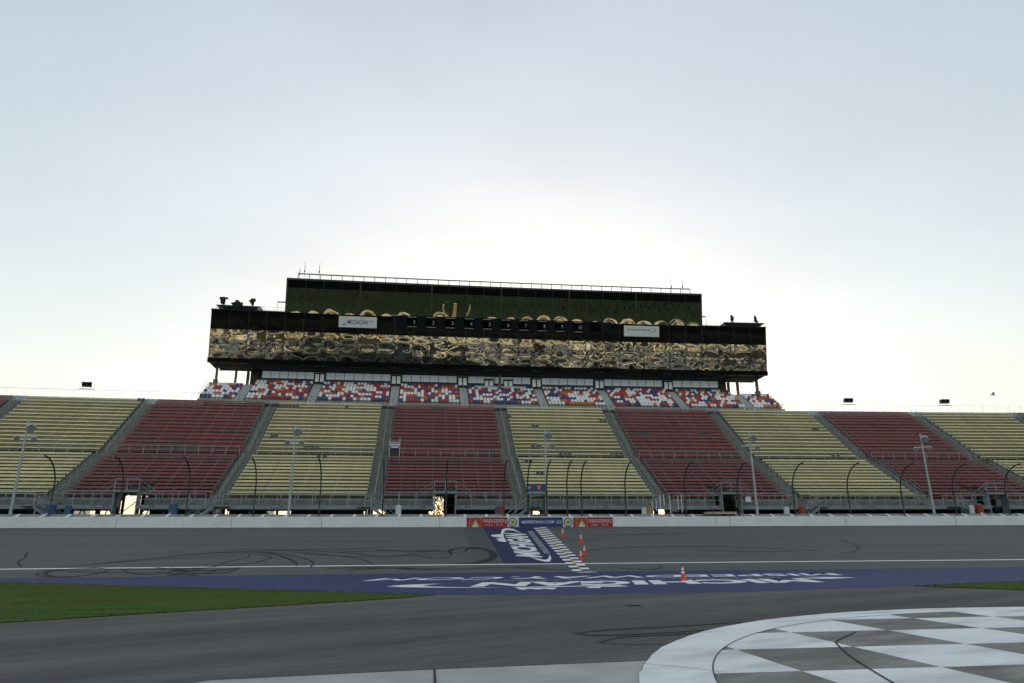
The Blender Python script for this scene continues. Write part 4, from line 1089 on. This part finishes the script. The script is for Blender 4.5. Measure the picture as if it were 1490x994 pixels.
barrel(937, 'white', 'white barrel left of the tan one by the white posts', 739.5, r=.34); barrel(944.5, 'orangeb', 'tan barrel beside the white temporary posts', 737, r=.4); barrel(1144, 'white', 'white barrel under the second yellow section from the right', 739, r=.38)
barrel(1166.5, 'redb', 'red barrel beside stairs, right of the second light pole', 737, r=.48); barrel(1424, 'redb', 'red barrel near the right edge', 734, r=.48); barrel(1413, 'white', 'white barrel touching the red one near the right edge', 736, r=.32)
# white temporary posts with chair frame
s, _ = P(972, 730, 79); t = thing('temporary_railing', 'group of white temporary posts with folded braces at the aisle foot', 'railing', s, 79, 3.6)
for x, y0, y1 in ((950, 730, 746), (955.5, 728, 744), (961.5, 721, 742), (966.5, 719, 735), (976, 720, 747), (987.5, 722, 742), (993, 720, 746)):
    a, zb = P(x, y1, 79); _, zt = P(x, y0, 79); b = MB(); b.tube([(a-s, 0, zb-3.6), (a-s, 0, zt-3.6)], .055, 6); b.build('post', M['white'], t)
b = MB()
for (x0, y0, x1, y1) in ((940, 734, 962, 722), (948, 736, 964, 727), (958, 741, 973, 735), (966, 738, 988, 745), (975, 746, 992, 738), (960, 745, 975, 739)):
    a, za = P(x0, y0, 79.1); c, zc = P(x1, y1, 79.1); b.tube([(a-s, .1, za-3.6), (c-s, .1, zc-3.6)], .035, 5)
b.build('brace', M['tan'], t)
# planks on the wall
s0, z0 = P(1027, 746.5, 76.3); s1, _ = P(1070, 746.5, 76.3)
t = thing('plank_platform', 'beige plank platform lying on top of the white wall', 'platform', (s0+s1)/2, 76.4, 5.0); w = (s1-s0)/2
b = MB(); b.box(-w, w, -.5, .5, .22, .4); b.box(-w*1.02, w*1.02, -.53, .52, .405, .46); b.build('deck', M['tan'], t)
for x in (-w*.75, w*.6):
    b = MB(); b.box(x-w*.3, x+w*.3, -.4, .4, -.02, .215); b.build('bearer', M['under'], t)
s, z = P(1092, 726, 80); t = thing('utility_box', 'small pale box hung on the rail by the second light pole', 'box', s, 80.7, z-.32)
b = MB(); b.box(-.34, .34, -.12, .0, 0, .62); b.build('case', M['white'], t); b = MB(); b.box(-.29, .29, -.14, -.123, .05, .57); b.build('cover', M['seatw'], t)

# boxes on the top rail and the flag
for x, y, lab in ((128, 560, 'dark blue loudspeaker box above the top rail at the left'), (1234, 583, 'dark loudspeaker box on the top rail, just right of the tower'), (1374, 584.5, 'dark loudspeaker box on the top rail toward the right edge')):
    s, z = P(x, y, 107.5); t = thing('loudspeaker', lab, 'loudspeaker', s, 107.5, 23.5, 'loudspeakers on the top rail'); zz = z-23.5
    b = MB(); b.hexa([(-.72,-.3,zz-.3),(.72,-.3,zz-.3),(.72,.3,zz-.3),(-.72,.3,zz-.3),(-.72,-.42,zz+.35),(.72,-.42,zz+.35),(.72,.2,zz+.35),(-.72,.2,zz+.35)]); b.build('cabinet', M['cap'], t)
    b = MB()
    for e in (-1, 1): b.poly([(e*.35-.26, -.335, zz-.18), (e*.35+.26, -.335, zz-.18), (e*.35+.26, -.425, zz+.25), (e*.35-.26, -.425, zz+.25)])
    b.build('grille', M['board'], t, recalc=False)
    b = MB()
    for e in (-1.05, 1.05): b.tube([(e, 0, 0), (e, 0, zz-.62)], .03, 5)
    b.tube([(-1.1, 0, zz-.62), (1.1, 0, zz-.62)], .05, 5); b.tube([(-.5, 0, zz-.6), (-.5, 0, zz-.3)], .03, 5); b.tube([(.5, 0, zz-.6), (.5, 0, zz-.3)], .03, 5); b.build('frame', M['galv_lo'], t)
s, zb = P(1451, 598, 107.5); s2, zt = P(1446.5, 569.5, 107.5)
t = thing('flag', 'small limp red and white flag on a pole at the right', 'flag', s, 107.6, 23.6)
b = MB(); b.tube([(0, 0, 0), (s2-s, 0, zt-23.6)], .025, 5); b.build('flagpole', M['galv'], t)
b = MB(); h = zt-23.6; x0 = s2-s
pa = [(x0, h), (x0+.12, h-.75), (x0-.6, h-.62), (x0-1.15, h-1.0), (x0-.45, h-.42)]
b.prism([(x, z) for x, z in pa], -.04, .04); b.build('cloth', M['flagred'], t)
b = MB(); b.prism([(x0-.01, h-.28), (x0+.1, h-.74), (x0-.5, h-.62), (x0-.28, h-.4)], -.055, .055); b.build('cloth_stripe', M['paint_worn'], t)

# ------------------------------------------------------------------ traffic cones
def cone_obj(label):
    t = tag(empty('traffic_cone', (0, 0, 0)), label, 'traffic cone', 'traffic cones near the start line')
    b = MB(); b.box(-.19, .19, -.19, .19, 0, .035); b.lathe([(.145, .035), (.14, .06), (.03, .72), (.022, .73)], 20); b.build('cone_body', M['cone'], t)
    r = lambda z: .14-(z-.06)/.66*.11+.004
    for z0, z1 in ((.36, .46), (.53, .65)):
        b = MB(); b.lathe([(r(z0), z0), (r(z1), z1)], 20); b.build('reflective_collar', M['paint'], t)
    return t
cl = [((819, 781.5), 'traffic cone nearest the wall, right of the start line'), ((845.5, 790), 'traffic cone second from the wall beside the start line'), ((850, 808), 'rear one of the close pair of traffic cones'),
      ((845.5, 815.5), 'front one of the close pair of traffic cones'), ((994.5, 845), 'lone large traffic cone on the blue apron lettering')]
c0 = None
for (x, y), lab in cl:
    s, d = B(x, y); o = cone_obj(lab) if c0 is None else dup(c0); c0 = c0 or o; o['label'] = lab
    o.location = W(s, d, bz(d)+.014); o.rotation_euler = (math.atan(SL) if d > BANK0 else 0, 0, random.uniform(-.4, .4)); o.scale = (1.12,)*3 if d > BANK0 else (1,)*3

# ------------------------------------------------------------------ trees behind the stand, seen through the gaps
def tree(label, h=19., seed=3):
    rnd = random.Random(seed); t = tag(empty('tree', (0, 0, 0)), label, 'tree', 'trees behind the grandstand')
    b = MB(); b.tube([(0, 0, 0), (.1, .05, h*.3), (-.1, .1, h*.65), (0, 0, h*.92)], [.38, .3, .18, .04], 8)
    limbs = []
    for i in range(9):
        a = rnd.uniform(0, 6.28); z = h*rnd.uniform(.18, .7); L = h*rnd.uniform(.16, .28); e = (L*math.cos(a), L*math.sin(a), z+L*.6)
        b.tube([(0, 0, z), (e[0]*.5, e[1]*.5, z+L*.2), e], [.14, .09, .03], 5); limbs.append(e)
    b.build('trunk', M['bark'], t)
    b = MB(); cl = limbs+[(rnd.uniform(-3, 3), rnd.uniform(-3, 3), h*rnd.uniform(.12, .95)) for _ in range(20)]
    for c in cl:
        r = h*rnd.uniform(.09, .15)
        for k in range(240):
            d = Vector((rnd.gauss(0, 1), rnd.gauss(0, 1), rnd.gauss(0, .8))); d = d.normalized()*r*rnd.random()**.4
            p = Vector(c)+d; u = Vector((rnd.uniform(-1, 1), rnd.uniform(-1, 1), rnd.uniform(-1, 1))).normalized()*.22; v = u.orthogonal().normalized()*.16
            b.poly([p-u, p+v, p+u, p-v])
    b.build('crown', M['leaf'], t, recalc=False)
    return t
tl = [(-66, 150), (-43.5, 138), (-31, 142), (-21, 150), (-10, 140), (3.6, 112), (14, 146), (27, 140), (40, 150), (55, 142), (70, 148), (86, 140)]
where = ('far left', 'left of the bright opening', 'right of the bright opening', 'left yellow section', 'white barrel', 'central portal', 'flag stand', 'tan barrel', 'beige planks', 'red barrel', 'rightmost light pole', 'right edge')
t0 = None
for i, (s, d) in enumerate(tl):
    lab = 'backlit leafy tree behind the stand, glimpsed by the '+where[i]
    o = tree(lab) if t0 is None else dup(t0); t0 = t0 or o; o['label'] = lab
    o.location = W(s, d, 3.5); o.rotation_euler.z = i*1.3; o.scale = (1, 1, .82+.1*((i*7) % 4)/3)

o = dup(t0); o['label'] = 'small leafy tree speckled with light behind the central portal'; o.location = W(2.9, 92.5, 3.5); o.scale = (.34, .34, .42); o.rotation_euler.z = 1.1
# ------------------------------------------------------------------ the infield behind the camera, seen only in the tower glass
irnd = random.Random(11); b = MB()
def vehicle(x, y, a, k, L, Wd, H, mi):
    ca, sa = math.cos(a), math.sin(a)
    q = MB(); q.prism([(-L, .5), (L*.9, .5), (L, .4*H), (L*.95, .7*H), (L*1.02, .92*H), (L*.95, H), (-L, H)], -Wd, Wd, mi)
    for u in (-.6, -.15, .3, .7): q.box(L*u-L*.13, L*u+L*.13, Wd+.003, Wd+.03, .5*H, .75*H, 4)
    q.box(-L*.95, L*.9, Wd+.003, Wd+.02, .26*H, .36*H, 5)
    for u in (-.55, .6): q.box(L*u-.4, L*u+.4, -Wd-.02, Wd+.02, 0, .8, 4)
    q.v = [(x+k*(v[0]*ca-v[1]*sa), y+k*(v[0]*sa+v[1]*ca), k*v[2]-.3) for v in q.v]
    o = len(b.v); b.v += q.v; b.f += [tuple(o+i for i in f) for f in q.f]; b.m += q.m
y = -120.
while y > -520:
    x = -420.; near = y > -290+45*math.sin(y)
    while x < 440:
        x += irnd.uniform(6, 11) if near else irnd.uniform(9, 17)
        if irnd.random() < ((.46 if x > -90 else .6) if not near else .3) or (math.sin(x*.021+y*.013)+math.sin(x*.009-y*.03) > 1.15): continue
        mi = irnd.choice((0, 0, 0, 1, 1, 2, 3, 3)) if not near else irnd.choice((2, 2, 2, 3, 3, 3, 4, 0))  # near rows mostly dark blue-grey: shade of the close infield put into vehicle colours
        L = irnd.uniform(3.4, 6.2); vehicle(x, y+irnd.uniform(-6, 6), irnd.choice((0, 0, 0, .25, -.3, 1.57)), 1.0, L, irnd.uniform(1.2, 2.2), irnd.uniform(2.2, 4.2), mi)
    y -= irnd.uniform(8, 12) if near else irnd.uniform(13, 20)
x = -420.
while x < 440:
    vehicle(x, -528+irnd.uniform(-2, 2), 0, 1.0, 6, 1.4, 3.8, irnd.choice((0, 0, 1))); x += 12.8
M['camper3'] = mat('camper_blue', (.16,.22,.3), .5, var=.1, scale=.4); M['camper4'] = mat('camper_grey', (.12,.13,.14), .5, var=.1, scale=.4)
tag(b.build('infield_vehicles', [M['camper'], M['camper2'], M['camper3'], M['camper4'], M['camperw'], M['camperr']], recalc=False), 'crowded infield of parked campers mirrored in the lower tower glass', 'parked vehicles', kind='stuff')
struct(grid_sheet('infield_shade_lot', -500, 500, -260, -60, 10, 4, -.28, M['asphalt']))  # dark sheet added so the lower glass mirrors shaded ground
for x, y, w, h, lab in ((-190, -400, 60, 7, 'long pale garage mirrored at the left of the tower glass'), (40, -345, 65, 8, 'long pale garage mirrored in the middle of the tower glass'), (260, -420, 55, 7, 'long pale garage mirrored at the right of the tower glass')):
    t = tag(empty('garage', (x, y, -.3)), lab, 'building', 'garages mirrored in the tower glass')
    b = MB(); b.box(-w, w, -8, 8, 0, h); b.build('wall', M['garage'], t)
    b = MB(); b.prism([(-9, h), (9, h), (0, h+2.5)], -w-1, w+1); b.v = [(v[1], v[0], v[2]) for v in b.v]; b.build('roof', M['galv_lo'], t)
    for i in range(12):
        b = MB(); q = -w+(i+.5)*2*w/12; b.box(q-2, q+2, 8.003, 8.06, .2, 4.2); b.build('door', M['under'], t)
t = tag(empty('lattice_tower', (24, -330, -.3)), 'pale lattice tower mirrored in the middle of the upper tower glass', 'tower'); b = MB(); LH = 31
for ex in (-1, 1):
    for ey in (-1, 1):
        q = MB(); q.tube([(1.9*ex, 1.9*ey, 0), (1.1*ex, 1.1*ey, LH)], .2, 6); q.build('leg', M['camper2'], t)
for k in range(9):
    z0, z1 = LH*k/9, LH*(k+1)/9; w0, w1 = 1.9-.8*k/9, 1.9-.8*(k+1)/9
    for e in (-1, 1):
        b.tube([(-w0, e*w0, z0), (w1, e*w1, z1)], .16, 4); b.tube([(w0, e*w0, z0), (-w1, e*w1, z1)], .16, 4); b.tube([(-w1, e*w1, z1), (w1, e*w1, z1)], .16, 4)
b.build('bracing', M['camper2'], t)
b = MB(); b.box(-1.6, 1.6, -1.6, 1.6, LH, LH+.4); b.build('platform', M['galv'], t)
b = MB(); wr = random.Random(3); NX, NY = 330, 26
for j in range(NY+1):
    for i in range(NX+1):
        x = -760+4.6*i+wr.uniform(-2, 2); v = j/NY; y = -540-(0 if j == 0 else 5)-v*170+wr.uniform(-2, 2)
        z = -.5 if j == 0 else 13+46*v**.8+wr.uniform(-3.6, 3.6)+3*math.sin(i*.11)*v+2*math.sin(i*.37+j)
        b.v.append((x, y, z))
for j in range(NY):
    for i in range(NX): b.f.append((j*(NX+1)+i, j*(NX+1)+i+1, (j+1)*(NX+1)+i+1, (j+1)*(NX+1)+i)); b.m.append(0)
tag(b.build('woods', M['woods'], smooth=False, recalc=True), 'dark wooded ridge mirrored in the upper tower glass', 'woods', kind='stuff')

# ------------------------------------------------------------------ light
SKY_SAT, SKY_GAMMA, SKY_STR = .8, .57, .176
SUN_EL, SUN_AZ = rad(7.5), rad(8.0)      # low sun behind the tower
w = bpy.data.worlds.new('World'); sc.world = w; w.use_nodes = True; nt = w.node_tree
bg = nt.nodes['Background']; sky = nt.nodes.new('ShaderNodeTexSky'); sky.sky_type = 'NISHITA'; sky.sun_disc = False
sky.sun_elevation = SUN_EL; sky.sun_rotation = SUN_AZ; sky.air_density = 1.5; sky.dust_density = .8; sky.ozone_density = 2.0
hs = nt.nodes.new('ShaderNodeHueSaturation'); hs.inputs['Saturation'].default_value = SKY_SAT
gm = nt.nodes.new('ShaderNodeGamma'); gm.inputs['Gamma'].default_value = SKY_GAMMA
nt.links.new(sky.outputs[0], gm.inputs['Color']); nt.links.new(gm.outputs[0], hs.inputs['Color']); tcw = nt.nodes.new('ShaderNodeTexCoord'); mpw = nt.nodes.new('ShaderNodeMapping'); mpw.inputs['Scale'].default_value = (1.2, 1.2, 3.5)
nzw = nt.nodes.new('ShaderNodeTexNoise'); nzw.inputs['Scale'].default_value = 1.6; nzw.inputs['Detail'].default_value = 5; nzw.inputs['Roughness'].default_value = .45
rw = nt.nodes.new('ShaderNodeMapRange'); rw.inputs['From Min'].default_value = .3; rw.inputs['From Max'].default_value = .7; rw.inputs['To Min'].default_value = .945; rw.inputs['To Max'].default_value = 1.05
mw = nt.nodes.new('ShaderNodeMix'); mw.data_type = 'RGBA'; mw.blend_type = 'MULTIPLY'; mw.inputs['Factor'].default_value = 1   # thin uneven high cloud
nt.links.new(tcw.outputs['Generated'], mpw.inputs[0]); nt.links.new(mpw.outputs[0], nzw.inputs['Vector']); nt.links.new(nzw.outputs['Fac'], rw.inputs['Value'])
wm = nt.nodes.new('ShaderNodeMix'); wm.data_type = 'RGBA'; wm.blend_type = 'MULTIPLY'; wm.inputs['Factor'].default_value = 1; wm.inputs['B'].default_value = (1, .96, .965, 1)
nt.links.new(hs.outputs[0], wm.inputs['A']); nt.links.new(wm.outputs['Result'], mw.inputs['A']); nt.links.new(rw.outputs[0], mw.inputs['B']); nt.links.new(mw.outputs['Result'], bg.inputs['Color']); bg.inputs['Strength'].default_value = SKY_STR
sd = bpy.data.lights.new('sun', 'SUN'); sd.energy = 4.0; sd.angle = rad(.5); sd.color = (1, .9, .74)
so = bpy.data.objects.new('sun', sd); COL.objects.link(so)
dirv = Vector((math.sin(SUN_AZ)*math.cos(SUN_EL), math.cos(SUN_AZ)*math.cos(SUN_EL), math.sin(SUN_EL)))
so.rotation_euler = dirv.to_track_quat('Z', 'Y').to_euler(); so.location = (0, 400, 200)
vs = sc.view_settings; vs.view_transform = 'Standard'; vs.look = 'None'; vs.gamma = 1; vs.use_curve_mapping = False; vs.exposure = 1.5
sc.render.engine = 'CYCLES'; sc.cycles.max_bounces = 6
